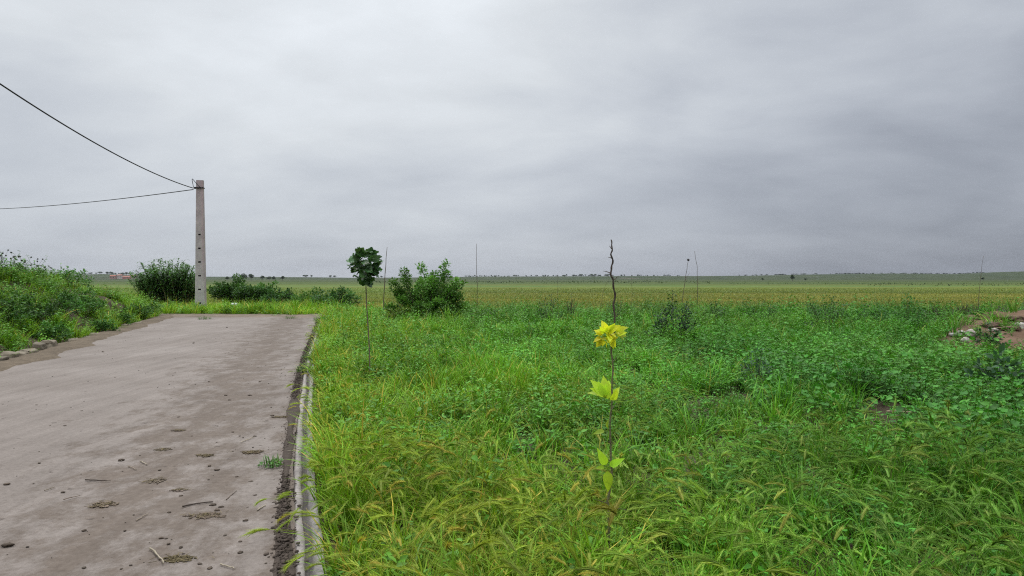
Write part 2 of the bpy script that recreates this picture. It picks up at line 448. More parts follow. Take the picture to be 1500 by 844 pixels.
# gutter: light mortar strip, wet channel, narrow kerb lip
ys = np.concatenate([np.arange(-3, 12, .06), np.arange(12, YEND - .3, .15)])
wv = .022 * (fbm(ys * 1.3, ys * 0, 71, 3) - .5)
def line(off, z, wob=1.0, nz=.006, seed=0):
    nxz = nz * (fbm(ys * 4, ys * 0 + seed, 72 + seed, 3) - .5) * 2
    return np.stack([xr(ys) + off + wv * wob + .012 * (fbm(ys * 6, ys * 0, 80 + seed, 2) - .5), ys, z + nxz], 1)
prof = [(.0, -.03, 0), (.02, -.010, 0), (.06, -.016, 1.2), (.07, -.04, 2), (.094, -.045, 2), (.106, -.022, 1.6), (.118, .004, .6), (.145, .012, .3), (.168, .016, .3), (.175, .0, .5), (.18, -.1, .5)]
lines = [line(o, z, w, .005, k) for k, (o, z, w) in enumerate(prof)]
GC = [(.15, .13, .118), (.20, .178, .165), (.175, .155, .143), (.065, .055, .05), (.055, .048, .044), (.09, .08, .073), (.15, .135, .125), (.175, .16, .15), (.165, .148, .135), (.11, .095, .078), (.06, .05, .036)]
v = np.stack(lines, 1).reshape(-1, 3); k = len(prof); n = len(ys)
q = [(i * k + j, i * k + j + 1, (i + 1) * k + j + 1, (i + 1) * k + j) for i in range(n - 1) for j in range(k - 1)]
mb = MB(); mb.add(v, q, None, np.tile(np.array(GC), (n, 1)) * 1.22 * (.66 + .68 * fbm(v[:, 1] * 3.1, v[:, 0] * 22, 73, 4))[:, None])
M_gut = colmat('gutter_mortar', nscale=14, namt=.28, bump=.5, bscale=50)
tag(mb.build('gutter', M_gut), kind='structure')
mb = MB(); r = np.random.default_rng(6)
for i in range(1100):
    yy0 = 2.5 + 22 * r.random() ** 1.6; u_ = 1 - (r.random() ** 1.9) * .95
    if fbm(np.array([yy0 * .9]), np.array([u_ * 5]), 66, 3)[0] < .44: continue
    s_ = .003 + .007 * r.random() ** 3; g = r.uniform(.6, 1.5)
    lump(mb, (float(xl(yy0)) * (1 - u_) + float(xr(yy0)) * u_, yy0, s_ * .25), (s_ * 1.3, s_ * r.uniform(.8, 1.6), s_ * .6), i % 89, .4, 1, (.062 * g, .05 * g, .04 * g))
tag(mb.build('road_crumbs', M_soil), 'fine crumbs of dry mud scattered over the concrete road', 'mud', kind='stuff')

# crumbly soil ridge between slab and gutter
mb = MB(); r = np.random.default_rng(5)
n = 8000
yy_ = 1.0 + 26.5 * r.random(n) ** 1.25
oo = r.normal(-.062, .034, n) + .03 * (fbm(yy_ * .8, yy_ * 0, 91, 3) - .5)
amp = sstep(.3, .5, fbm(yy_ * .6, yy_ * 0, 93, 3))
for i in range(n):
    s = (.003 + .009 * r.random() ** 2) * (.65 + .6 * amp[i])
    g = .7 + .5 * r.random()
    lump(mb, (xr(yy_[i]) + oo[i], yy_[i], .024 * math.exp(-((oo[i] + .062) / .03) ** 2) * (.3 + .9 * amp[i]) + s * .15), (s * 1.2, s * 1.6, s * .6), i % 97, .4, 1, (.062 * g, .048 * g, .039 * g))
ysr = np.arange(.8, 27.6, .05)
c = []; w0 = .022 + .075 * fbm(ysr * 1.1, ysr * 0, 95, 4) ** 1.3 * sstep(28, 6, ysr); h0 = .004 + .014 * fbm(ysr * 2.3, ysr * 0, 96, 3)
prf = [(-1, -.3), (-.6, .5), (-.2, .9), (.2, 1), (.6, .6), (1, -.4)]
v = np.stack([np.stack([xr(ysr) - .062 + a * w0 + .02 * (fbm(ysr * 5, ysr * 0 + a, 97, 2) - .5), ysr, np.full_like(ysr, .003) + b_ * h0], 1) for a, b_ in prf], 1).reshape(-1, 3)
k = len(prf)
mb.add(v, [(i * k + j, i * k + j + 1, (i + 1) * k + j + 1, (i + 1) * k + j) for i in range(len(ysr) - 1) for j in range(k - 1)], None, (.055, .043, .035))
tag(mb.build('crumbled_soil', M_soil), 'ridge of dark crumbled soil running along the gutter edge', 'soil', kind='stuff')

# dirt strip at the left edge and at the end of the slab
def strip(name, pts_in, pts_out, zc, colr, seed, label=None):
    pts_in = np.asarray(pts_in); pts_out = np.asarray(pts_out); n = len(pts_in); k = 9
    t = np.linspace(0, 1, k)
    P = pts_in[:, None] * (1 - t)[None, :, None] + pts_out[:, None] * t[None, :, None]
    z = zc * np.sin(PI * np.clip(t, .0, 1))[None] * (.4 + 1.2 * fbm(P[..., 0] * 2.2, P[..., 1] * 2.2, seed, 4)) + .006
    z = np.where((t[None] == 0), -.02, z) + np.where(t[None] == 1, -.03, 0)
    v = np.concatenate([P, z[..., None]], 2).reshape(-1, 3)
    g = .7 + .7 * fbm(v[:, 0] * 3, v[:, 1] * 3, seed + 3, 4)
    mb = MB(); mb.add(v, [(i * k + j, i * k + j + 1, (i + 1) * k + j + 1, (i + 1) * k + j) for i in range(n - 1) for j in range(k - 1)], None, np.asarray(colr)[None] * g[:, None])
    return tag(mb.build(name, M_soil), kind='structure')
ys = np.arange(-2, 29.5, .12)
wid = -.15 + .7 * fbm(ys * .8, ys * 0, 101, 5) ** 1.6
strip('dirt_verge', np.stack([xl(ys) + wid, ys], 1), np.stack([xl(ys) - .85, ys], 1), .05, (.10, .078, .056), 102)
xs_ = np.arange(-15.6, -6.6, .12)
strip('dirt_path', np.stack([xs_, YEND - .35 + .5 * (fbm(xs_ * .9, xs_ * 0, 105, 3) - .5)], 1)[::-1], np.stack([xs_, 30.9 + .8 * (fbm(xs_ * .7, xs_ * 0, 106, 3) - .5)], 1)[::-1], .06, (.135, .108, .084), 107)

# ------------------------------------------------------------------ meadow plants (instanced as stuff)
def bladepath(r, base, h, lean, az, n=5, droop=1.0):
    t = np.linspace(0, 1, n)
    d = np.array([math.cos(az), math.sin(az), 0])
    out_ = lean * h * (t ** (1.4 + droop * .6))
    zz = h * (t - .28 * droop * lean * t ** 3)
    return base + d[None] * out_[:, None] + np.array([0, 0, 1])[None] * zz[:, None], np.array([-math.sin(az), math.cos(az), 0])

def grass_tuft(r, n=26, h=.3, spread=.09, wid=.0035, cols=((.085, .19, .03),), dry=.08):
    mb = MB()
    for i in range(n):
        a = r.uniform(0, 2 * PI); rad = spread * math.sqrt(r.random())
        base = np.array([rad * math.cos(a), rad * math.sin(a), 0])
        hh = h * r.uniform(.5, 1.15); az = a + r.normal(0, .9)
        P, side = bladepath(r, base, hh, r.uniform(.15, .9), az, 5)
        w = wid * r.uniform(.7, 1.5) * np.array([.75, 1, .9, .6, .05])
        side = side + np.array([0, 0, r.uniform(-.5, .5)])
        c = np.array((.22, .21, .09)) if r.random() < dry else np.array(cols[r.integers(len(cols))])
        c = c * r.uniform(.75, 1.3)
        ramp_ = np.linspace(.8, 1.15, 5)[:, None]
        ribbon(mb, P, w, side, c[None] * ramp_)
    return mb

def barley_tuft(r, n=8, h=.5, leaves=18, head=.085, lean=(.2, .8), wind=None):
    mb = grass_tuft(r, leaves, h * .72, .09, .0052, ((.085, .185, .03), (.11, .2, .035)), .12)
    for i in range(n):
        a = r.uniform(0, 2 * PI); rad = .1 * math.sqrt(r.random())
        base = np.array([rad * math.cos(a), rad * math.sin(a), 0])
        az = r.normal(.3, 1.0) if wind is None else wind + r.normal(0, .5)
        hh = h * r.uniform(.75, 1.15); ln = r.uniform(*lean)
        P, side = bladepath(r, base, hh, ln, az, 9, 1.2)
        tube(mb, P, np.linspace(.0014, .0009, 9), 3, (.13, .19, .055), False)
        d = np.array([math.cos(az), math.sin(az), 0])
        t0 = nrm(P[-1] - P[-2]); hl = head * r.uniform(.8, 1.25)
        k = 10; Q = [P[-1]]; cur = t0.copy()
        for s in range(k):
            cur = nrm(cur + np.array([0, 0, -.07]) + d * .04); Q.append(Q[-1] + cur * hl / k)
        Q = np.array(Q)
        cy = np.array((.155, .235, .068)) * r.uniform(.75, 1.2)
        if r.random() < .10: cy = np.array((.24, .25, .10)) * r.uniform(.8, 1.1)
        sd = np.array([-math.sin(az), math.cos(az), 0])
        w = .0058 * np.array([.5, .9, 1, 1, 1, 1, .95, .9, .8, .6, .2])
        ribbon(mb, Q, w, sd, cy * .85, .5)
        ribbon(mb, Q, w * .8, nrm(np.cross(cur, sd)), cy * .85)
        # awns
        V = []; 
        for s in range(k):
            tg = nrm(Q[s + 1] - Q[s]); up = np.cross(sd, tg)
            for e in range(6):
                ph = r.uniform(0, 2 * PI); o_ = math.cos(ph) * sd + math.sin(ph) * up
                dr = nrm(tg + o_ * r.uniform(.16, .42)); ln_ = r.uniform(.035, .07)
                pp = Q[s] + o_ * .002; ws = nrm(np.cross(dr, o_ + .3 * sd)) * .0012
                V += [pp - ws, pp + ws, pp + dr * ln_]
        V = np.array(V); mb.add(V, None, np.arange(len(V)).reshape(-1, 3), cy * 1.15)
    return mb

OV = ovate(5, .3); OV4 = ovate(4, .32); LOB = lobed(18, 5, .22, .10); QL = quadleaf(.3)

def broad_weed(r, stems=5, h=.32, leaf=.055, per=9, col=(.055, .165, .03), tmpl=OV4, spread=.12):
    mb = MB(); Ps, As, Ns, Ss = [], [], [], []
    for s in range(stems):
        a = r.uniform(0, 2 * PI); base = np.array([math.cos(a), math.sin(a), 0]) * spread * .4 * r.random()
        P, side = bladepath(r, base, h * r.uniform(.6, 1.15), r.uniform(.15, .8), a, 7, .6)
        tube(mb, P, np.linspace(.0028, .0012, 7), 3, (.09, .15, .045), False)
        for j in range(per):
            f = .25 + .75 * (j + r.random()) / per
            pt = np.array([np.interp(f * 6, np.arange(7), P[:, c_]) for c_ in range(3)])
            az = a + j * 2.4 + r.normal(0, .4); el = r.uniform(-.2, .6)
            Ps.append(pt); As.append((math.cos(az) * math.cos(el), math.sin(az) * math.cos(el), math.sin(el)))
            Ns.append(nrm(np.array([r.normal(0, .35), r.normal(0, .35), 1]))); Ss.append(leaf * r.uniform(.55, 1.25) * (1.15 - .5 * f))
    scatter(mb, tmpl, Ps, As, Ns, Ss, vary(col, len(Ps), r, .3, .1))
    return mb

def mallow(r, n=34, h=.36, leaf=.062, col=(.055, .145, .032)):
    mb = MB(); Ps, As, Ns, Ss = [], [], [], []
    for i in range(n):
        a = r.uniform(0, 2 * PI); base = np.array([math.cos(a), math.sin(a), 0]) * .05 * r.random()
        P, side = bladepath(r, base, h * r.uniform(.35, 1.1), r.uniform(.2, 1.0), a, 6, .5)
        tube(mb, P, np.linspace(.0026, .0016, 6), 3, (.10, .15, .05), False)
        tip = P[-1]; az = a + r.normal(0, .5); el = r.uniform(-.35, .25)
        sz = leaf * r.uniform(.55, 1.25)
        ax = np.array((math.cos(az) * math.cos(el), math.sin(az) * math.cos(el), math.sin(el)))
        Ps.append(tip - ax * sz * .3); As.append(ax); Ns.append(np.array([r.normal(0, .3), r.normal(0, .3), 1])); Ss.append(sz)
    scatter(mb, LOB, Ps, As, Ns, Ss, vary(col, len(Ps), r, .3, .1))
    return mb

def groundcover(r, n=70, rad=.2, leaf=.03, col=(.06, .17, .028), zmax=.1):
    mb = MB(); a = r.uniform(0, 2 * PI, n); q_ = rad * np.sqrt(r.random(n))
    P = np.stack([q_ * np.cos(a), q_ * np.sin(a), r.uniform(.01, zmax, n)], 1)
    A = rnd_dir(n, r, -.2, .5); Nn = np.stack([r.normal(0, .4, n), r.normal(0, .4, n), np.ones(n)], 1)
    scatter(mb, OV4, P, A, Nn, leaf * r.uniform(.6, 1.3, n), vary(col, n, r, .35, .12))
    return mb

def crop_patch(r, n=150, h=.4, R_=.7):
    mb = MB()
    for i in range(n):
        a = r.uniform(0, 2 * PI); rad = R_ * math.sqrt(r.random()); base = np.array([rad * math.cos(a), rad * math.sin(a), 0])
        P, side = bladepath(r, base, h * r.uniform(.6, 1.15), r.uniform(.1, .5), r.uniform(0, 2 * PI), 4, .8)
        c = np.array((1.35, 1.4, 1.2)) * r.uniform(.7, 1.3)
        if r.random() < .35: c = c * np.array((1.35, 1.1, 1.0))
        ribbon(mb, P, np.array([.006, .008, .009, .002]) * r.uniform(.7, 1.6), side, c)
    return mb

def protos(name, gens):
    c = bpy.data.collections.new(name)
    for k, g in enumerate(gens):
        me = g.mesh(name, M_inst); o = bpy.data.objects.new('%s_%03d' % (name, k), me); c.objects.link(o)
    return c, len(gens)

def stuff(name, label, cat, coll, P, rot, scl, idx, tint):
    me = bpy.data.meshes.new(name); n = len(P)
    me.vertices.add(n); me.vertices.foreach_set('co', np.asarray(P, np.float32).ravel())
    a = me.attributes.new('rot', 'FLOAT_VECTOR', 'POINT'); a.data.foreach_set('vector', np.asarray(rot, np.float32).ravel())
    a = me.attributes.new('scl', 'FLOAT_VECTOR', 'POINT'); a.data.foreach_set('vector', np.asarray(scl, np.float32).ravel())
    a = me.attributes.new('kind', 'INT', 'POINT'); a.data.foreach_set('value', np.asarray(idx, np.int32))
    a = me.attributes.new('tint', 'FLOAT_COLOR', 'POINT'); t4 = np.ones((n, 4), np.float32); t4[:, :3] = tint; a.data.foreach_set('color', t4.ravel())
    o = bpy.data.objects.new(name, me); COL.objects.link(o)
    ng = bpy.data.node_groups.new(name, 'GeometryNodeTree')
    ng.interface.new_socket('Geometry', in_out='INPUT', socket_type='NodeSocketGeometry')
    ng.interface.new_socket('Geometry', in_out='OUTPUT', socket_type='NodeSocketGeometry')
    N, L = ng.nodes, ng.links
    gi = N.new('NodeGroupInput'); go = N.new('NodeGroupOutput'); ci = N.new('GeometryNodeCollectionInfo'); ip = N.new('GeometryNodeInstanceOnPoints')
    ci.inputs['Collection'].default_value = coll; ci.inputs['Separate Children'].default_value = True; ci.inputs['Reset Children'].default_value = True
    ip.inputs['Pick Instance'].default_value = True
    for nm, dt, sock in (('rot', 'FLOAT_VECTOR', 'Rotation'), ('scl', 'FLOAT_VECTOR', 'Scale'), ('kind', 'INT', 'Instance Index')):
        na = N.new('GeometryNodeInputNamedAttribute'); na.data_type = dt; na.inputs['Name'].default_value = nm
        L.new(na.outputs['Attribute'], ip.inputs[sock])
    L.new(gi.outputs[0], ip.inputs['Points']); L.new(ci.outputs[0], ip.inputs['Instance']); L.new(ip.outputs[0], go.inputs[0])
    md = o.modifiers.new('scatter', 'NODES'); md.node_group = ng
    return tag(o, label, cat, kind='stuff')

R1 = np.random.default_rng(11)
c_barley, n_barley = protos('barley_tuft', [barley_tuft(R1, R1.integers(2, 5), R1.uniform(.42, .58), 20, .09, (.15, .7)) for _ in range(7)] + [barley_tuft(R1, 5, .54, 18, .11, (.4, .95), .4) for _ in range(4)])
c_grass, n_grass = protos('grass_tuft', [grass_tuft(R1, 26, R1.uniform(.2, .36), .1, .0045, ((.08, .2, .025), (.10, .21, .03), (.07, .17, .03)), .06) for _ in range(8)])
c_weed, n_weed = protos('leafy_weed', [broad_weed(R1, 5, R1.uniform(.28, .42), .07, 10, (.055, .165, .03), ovate(4, .24)) for _ in range(4)] + [broad_weed(R1, 7, .28, .05, 13, (.07, .185, .03), ovate(4, .18)) for _ in range(4)] + [groundcover(R1) for _ in range(2)])
c_mallow, n_mallow = protos('mallow_plant', [mallow(R1, 22, R1.uniform(.3, .42)) for _ in range(6)])
c_crop, n_crop = protos('crop_patch', [crop_patch(R1) for _ in range(5)])
c_shrubweed, n_shrubweed = protos('tall_weed', [broad_weed(R1, 9, .62, .05, 16, (.05, .125, .035), ovate(4, .2), .2) for _ in range(5)])

# --- point fields
def field_pts(r, dens_fn, y0, y1, margin=3.0, bins=None):
    """stratified random points, density (per m2) falls with distance"""
    out_ = []
    edges = np.concatenate([np.linspace(y0, min(12, y1), max(2, int((min(12, y1) - y0) / 1.0))), np.arange(14, y1 + 2, 2.0)]) if y1 > 12 else np.linspace(y0, y1, 8)
    for a, b_ in zip(edges[:-1], edges[1:]):
        xa = -.78 * b_ - margin; xb = .78 * b_ + margin
        n = int((b_ - a) * (xb - xa) * dens_fn((a + b_) / 2))
        out_.append(np.stack([r.uniform(xa, xb, n), r.uniform(a, b_, n)], 1))
    return np.concatenate(out_)

def zone(P):
    x, y = P[:, 0], P[:, 1]
    right = sstep(-.06, .06, x - xr(y) - .235)                                   # right of the kerb
    bank = sstep(0.0, .5, (xl(y) - .55 + .5 * (fbm(y * .9, y * 0, 305, 3) - .5)) - x)
    endv = sstep(29.2, 30.4, y + 3.4 * (fbm(x * .55, y * .55, 306, 4) - .5)) * (x < xr(y) + .6)
    road = (x < xr(y) + .17) & (x > xl(y) - .5) & (y < 28.5)
    return right, bank, np.maximum(right, np.maximum(bank, endv)) * (~road)

def holes(P):
    x, y = P[:, 0], P[:, 1]
    soilpatch = np.exp(-((((x - .552 * y) / .40) ** 2 + ((y - 7.0) / .75) ** 2)) ** 2)
    heap = heapmask(x, y) * 1.1
    u_ = x / np.maximum(y, 1); thin = .82 * sstep(.58, .66, u_) * sstep(11.8, 13.5, y) * sstep(27, 24, y)
    heap = heap * (1 - .95 * sstep(.60, .68, fbm(x * .9, y * .9, 301, 3)))
    bare = np.exp(-((((x + 14.9) / 1.1) ** 2 + ((y - 24.9) / .75) ** 2)) ** 2) * .97
    bare2 = .92 * sstep(.5, .57, fbm(x * .55, y * .55, 305, 3)) * (x < xl(y) - .8) * (xl(y) - x < 3.2)
    cam = (x * x + (y) ** 2 < 1.55 ** 2) * 1.0
    return np.clip(1 - np.maximum.reduce([soilpatch, heap, thin, bare, bare2, cam]), 0, 1)

def lodscale(d): return 1 + .5 * sstep(9, 26, d)

def finish(r, P, s, idx, tint, lean=.18):
    n = len(P)
    z = height(P[:, 0], P[:, 1]) - .01
    rot = np.stack([r.normal(0, lean, n), r.normal(0, lean, n), r.uniform(0, 2 * PI, n)], 1)
    hz_ = .4 + 1.2 * fbm(P[:, 0] * 1.7, P[:, 1] * 1.7, 499, 3)
    sc3 = np.stack([s * r.uniform(.85, 1.2, n), s * r.uniform(.85, 1.2, n), s * hz_ * r.uniform(.75, 1.2, n)], 1)
    gap = r.random(n) < .27 + 1.0 * sstep(.36, .52, fbm(P[:, 0] * 2.6, P[:, 1] * 2.6, 498, 3)); P, z, rot, sc3, idx, tint = P[gap], z[gap], rot[gap], sc3[gap], idx[gap], tint[gap]
    return np.concatenate([P, z[:, None]], 1), rot, sc3, idx, tint

def tints(r, P, yel):
    """yel 0..1 -> green to straw-green, with broad patches"""
    n = len(P); pa = fbm(P[:, 0] * .35, P[:, 1] * .35, 401, 4); pb = fbm(P[:, 0] * .9, P[:, 1] * .9, 402, 3)
    y_ = np.clip(yel + (pa - .5) * 1.3 + .5 * (P[:, 0] < xl(P[:, 1]) - .3) * sstep(.42, .6, pb), 0, 1)[:, None]
    c = np.array([[1.15, 1.2, .85]]) * (1 - y_) + np.array([[1.75, 1.36, .75]]) * y_
    rgt_ = (sstep(.05, .5, P[:, 0] / np.maximum(P[:, 1], .5)) * (1 - .75 * sstep(8.5, 12, P[:, 1]) * sstep(.35, .6, fbm(P[:, 0] * .3, P[:, 1] * .3, 404, 3))))[:, None]
    c = c * (1 - rgt_) + c * np.array([[.66, .82, .9]]) * rgt_
    c = c * np.array([[1.12, 1.18, .68]])
    return c * (.6 + .8 * pb)[:, None] * r.uniform(.75, 1.25, (n, 1))

def edge_yel(P):
    x, y = P[:, 0], P[:, 1]; s = x - xr(y) - .3
    return .9 * np.exp(-np.maximum(s, 0) / (1.0 + .12 * y)) + .1

# barley foreground + straw patches
r = np.random.default_rng(21)
P = field_pts(r, lambda d: 95 if d < 5 else (60 if d < 8 else 34 if d < 13 else 16), 1.0, 27, 2.0)
rt, bk, ok = zone(P); x, y = P[:, 0], P[:, 1]
w = sstep(7.2, 4.2, y + 1.6 * (fbm(x * .6, y * .6, 411, 3) - .5) * 2) * 1.0
w = np.maximum(w, .75 * np.exp(-((x - 1.0) / 1.4) ** 2 - ((y - 7.4) / 1.7) ** 2))
w = np.maximum(w, .55 * np.exp(-np.maximum(x - xr(y) - .3, 0) / (.7 + .06 * y)) * sstep(26, 14, y))
w = np.maximum(w, .6 * sstep(.56, .68, fbm(x * .5, y * .5, 412, 3)) * sstep(18, 10, y))
w *= 1 - .8 * sstep(3.1, 4.2, x) * sstep(4.5, 5.5, y)
w *= .35 + .65 * sstep(.36, .52, fbm(x * 1.6, y * 1.6, 413, 3))
w *= rt * holes(P) * ok
k = r.random(len(P)) < w; P = P[k]
idx = r.integers(0, n_barley, len(P)); left = P[:, 0] < -.2
idx = np.where(left & (r.random(len(P)) < .6), r.integers(7, n_barley, len(P)), idx)
s = np.where(P[:, 1] < 5, .92, .75) * r.uniform(.8, 1.1, len(P)) * lodscale(P[:, 1])
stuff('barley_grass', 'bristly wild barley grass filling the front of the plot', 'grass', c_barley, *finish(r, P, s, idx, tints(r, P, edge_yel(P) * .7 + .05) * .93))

# meadow grass everywhere
P = field_pts(r, lambda d: 150 if d < 5 else (110 if d < 8 else 75 if d < 13 else 40 if d < 20 else 26), 1.0, 33, 3.0)
rt, bk, ok = zone(P); x, y = P[:, 0], P[:, 1]
w = .16 + .6 * sstep(.42, .62, fbm(x * .45, y * .45, 421, 3))
w = np.maximum(w, 1.0 * np.exp(-np.maximum(x - xr(y) - .3, 0) / 1.6))
w *= 1 - .75 * sstep(3.0, 4.2, x) * sstep(4.8, 6, y) * sstep(15, 12, y)
w = np.where(bk > .5, .55, w) * ok * holes(P)
k = r.random(len(P)) < w; P = P[k]
s = r.uniform(.75, 1.25, len(P)) * lodscale(P[:, 1]) * np.where(P[:, 0] < xl(P[:, 1]), .95, 1.0)
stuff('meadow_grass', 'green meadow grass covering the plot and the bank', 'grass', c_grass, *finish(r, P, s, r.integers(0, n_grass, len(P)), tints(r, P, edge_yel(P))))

# leafy weeds
P = field_pts(r, lambda d: 60 if d < 6 else (60 if d < 9 else 48 if d < 14 else 30 if d < 20 else 22), 1.0, 33, 3.0)
rt, bk, ok = zone(P); x, y = P[:, 0], P[:, 1]
w = .3 + .7 * sstep(.36, .54, fbm(x * .4 + 7, y * .4, 431, 3)) * sstep(3, 6, y)
w = np.maximum(w, .9 * sstep(10, 15, y) * sstep(1.5, 5, x - xr(y)))
w *= 1 - .6 * np.exp(-np.maximum(x - xr(y) - .3, 0) / 1.0)
w = np.where(bk > .5, 1.0, w) * ok * holes(P)
k = r.random(len(P)) < w; P = P[k]
s = r.uniform(.7, 1.25, len(P)) * lodscale(P[:, 1])
stuff('leafy_weeds', 'bright green leafy weeds spreading through the plot', 'weeds', c_weed, *finish(r, P, s, r.integers(0, n_weed, len(P)), tints(r, P, edge_yel(P) * .6)))

# mallow patch on the right
P = field_pts(r, lambda d: 38 if d < 9 else 24, 2.5, 16, 2.0)
rt, bk, ok = zone(P); x, y = P[:, 0], P[:, 1]
w = sstep(3.4, 4.6, x + 1.0 * (fbm(x * .7, y * .7, 441, 3) - .5) * 2 + .1 * (y - 7)) * sstep(14.5, 11.5, y) * sstep(4.4, 5.6, y)
w = np.maximum(w, .4 * sstep(.64, .72, fbm(x * .5, y * .5, 442, 3)) * sstep(9, 11, y))
w *= rt * holes(P) * ok
k = r.random(len(P)) < w; P = P[k]
s = r.uniform(.75, 1.15, len(P)) * (1 + .2 * sstep(9, 20, P[:, 1]))
tn = tints(r, P, np.zeros(len(P))) * np.array([[.85, .95, 1.15]])
stuff('mallow_plants', 'broad round leaved mallow crowding the right of the plot', 'weeds', c_mallow, *finish(r, P, s, r.integers(0, n_mallow, len(P)), tn))

# taller weeds fringing the far edge and crowning the bank
P = field_pts(r, lambda d: 9, 11, 33, 4.0)
rt, bk, ok = zone(P); x, y = P[:, 0], P[:, 1]
w = .9 * sstep(19, 25, y) * sstep(28.5, 26.5, y) * (x > -5) * sstep(.38, .6, fbm(x * .5, y * .5, 451, 3)) + .12 * (y > 13) * rt * sstep(.5, .65, fbm(x * .6, y * .6, 452, 3))
w = w + np.where(bk > .5, .9 * sstep(.7, 1.8, xl(y) - x) * sstep(.36, .56, fbm(x * .6, y * .6, 453, 3)), 0)
w *= ok * holes(P)
k = r.random(len(P)) < w; P = P[k]
s = r.uniform(.6, 1.15, len(P)) * (1 + .35 * sstep(18, 23, P[:, 1]) * (P[:, 0] > -5))
stuff('tall_weeds', 'darker tall weeds along the far edge of the plot and bank', 'weeds', c_shrubweed, *finish(r, P, s, r.integers(0, n_shrubweed, len(P)), tints(r, P, np.full(len(P), .1)), .1))

# crop field beyond
P = []
for a, b_, dn in ((28, 40, 2.4), (40, 60, 1.5), (60, 90, .8), (90, 140, .35)):
    n = int((b_ - a) * 1.62 * (b_ + a) / 2 * dn); yv = r.uniform(a, b_, n); P.append(np.stack([r.uniform(-.81, .81, n) * yv, yv], 1))
P = np.concatenate(P); x, y = P[:, 0], P[:, 1]
k = (y > 30 + 1.5 * (fbm(x * .3, y * .3, 461, 3) - .5)) & ((x > -5) | (y > 42))
P = P[k]; x, y = P[:, 0], P[:, 1]; d = y
def lerpc(t, st):
    ts = np.array([s_[0] for s_ in st]); cs = np.array([s_[1] for s_ in st])
    return np.stack([np.interp(t, ts, cs[:, c_]) for c_ in range(3)], 1)
dw = 10 ** (np.log10(d) + .12 * (fbm(x * .01, y * .01, 462, 2) - .5))
tn = lerpc(dw, [(28, (.12, .16, .04)), (40, (.19, .18, .05)), (62, OCH), (80, (.165, .17, .042)), (98, OLV), (100, GRN), (140, (.13, .165, .04))])
grn = sstep(-4, -18, x - .0 * y)[:, None]
st_ = fbm(x * .012, y * .16, 464, 3)[:, None]; tn = tn * (1 - .55 * sstep(.48, .6, st_)) + np.array([[.085, .12, .026]]) * .55 * sstep(.48, .6, st_)
tn = tn * (1 - .5 * grn) + np.array([[.10, .16, .035]]) * .5 * grn
tn = tn * (.85 + .3 * fbm(x * .2, y * .2, 463, 3))[:, None] * r.uniform(.9, 1.1, (len(P), 1))
s = r.uniform(.8, 1.2, len(P)) * (1 + .8 * sstep(40, 120, d))
nP = len(P); z = height(x, y)
sc3 = np.stack([s * 1.15, s * 1.15, r.uniform(.75, 1.1, nP) * (.8 + .0 * s)], 1)
stuff('crop_field', 'ripening ochre and green crop on the plain beyond', 'crop', c_crop, np.concatenate([P, z[:, None]], 1), np.stack([np.zeros(nP), np.zeros(nP), r.uniform(0, 2 * PI, nP)], 1), sc3, r.integers(0, n_crop, nP), tn)

# ------------------------------------------------------------------ utility pole
def gz(x, y): return float(height(np.array([x]), np.array([y]))[0])
pole = empty('utility_pole', (0, 0, 0), 0, 1, 'tall tapered concrete utility pole with notches at the road end', 'utility pole')
pb = at(294, 458, 31.6); H = 6.35; zb = gz(pb[0], pb[1]) - .3
pole.location = (pb[0], pb[1], zb); pole.rotation_euler = (0, 0, math.radians(6))
Htot = H + .3 - zb * 1 - .0
Htot = at(290, 265, 31.6)[2] - zb
mb = MB()
wb, wt = .222, .148   # half widths of the front face
db, dt = .17, .10
zs = [0]; notch = []
z0 = 1.0 - zb
for kN in range(6):
    zc_ = (CZ - (444 - 20 * kN - HY) / F * 31.6) - zb
    notch.append((zc_ - .035, zc_ + .035)); zs += [zc_ - .035, zc_ + .035]
zs = sorted(zs + [Htot * .7, Htot * .85, Htot])
cols_ = [-1, -.82, -.35, .28, .82, 1]
def hwid(z): t = z / Htot; return wb + (wt - wb) * t, db + (dt - db) * t
dep = [0, .0, .018, .018, .0, 0]   # shallow web recess between flanges
for side_y in (-1, 1):
    vv = []
    for z in zs:
        w_, d_ = hwid(z)
        for cfx, dd in zip(cols_, dep):
            vv.append((cfx * w_, side_y * (d_ - dd - (.02 if abs(cfx) == 1 else 0)), z))
    vv = np.array(vv); k = len(cols_); q = []
    for i in range(len(zs) - 1):
        for j in range(k - 1):
            isn = any(abs(zs[i] - a) < 1e-6 for a, b_ in notch) and j == 2 and side_y == -1
            if isn: continue
            q.append((i * k + j, i * k + j + 1, (i + 1) * k + j + 1, (i + 1) * k + j) if side_y < 0 else (i * k + j + 1, i * k + j, (i + 1) * k + j, (i + 1) * k + j + 1))
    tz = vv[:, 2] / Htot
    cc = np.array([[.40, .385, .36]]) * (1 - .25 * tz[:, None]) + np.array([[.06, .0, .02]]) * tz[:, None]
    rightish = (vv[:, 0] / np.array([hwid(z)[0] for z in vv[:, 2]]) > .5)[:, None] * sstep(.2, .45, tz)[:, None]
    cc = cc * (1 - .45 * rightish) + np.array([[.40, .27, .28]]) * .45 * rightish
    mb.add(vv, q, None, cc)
for a, b_ in notch:   # recessed foot-holes
    w_, d_ = hwid((a + b_) / 2); x0, x1 = -.35 * w_, .28 * w_; yf = -(d_ - .018); yb_ = yf + .14
    v = [(x0, yf, a), (x1, yf, a), (x1, yf, b_), (x0, yf, b_), (x0, yb_, a), (x1, yb_, a), (x1, yb_, b_), (x0, yb_, b_)]
    mb.add(v, [(4, 5, 6, 7), (0, 1, 5, 4), (2, 3, 7, 6), (1, 2, 6, 5), (3, 0, 4, 7)], None, (.2, .19, .18))
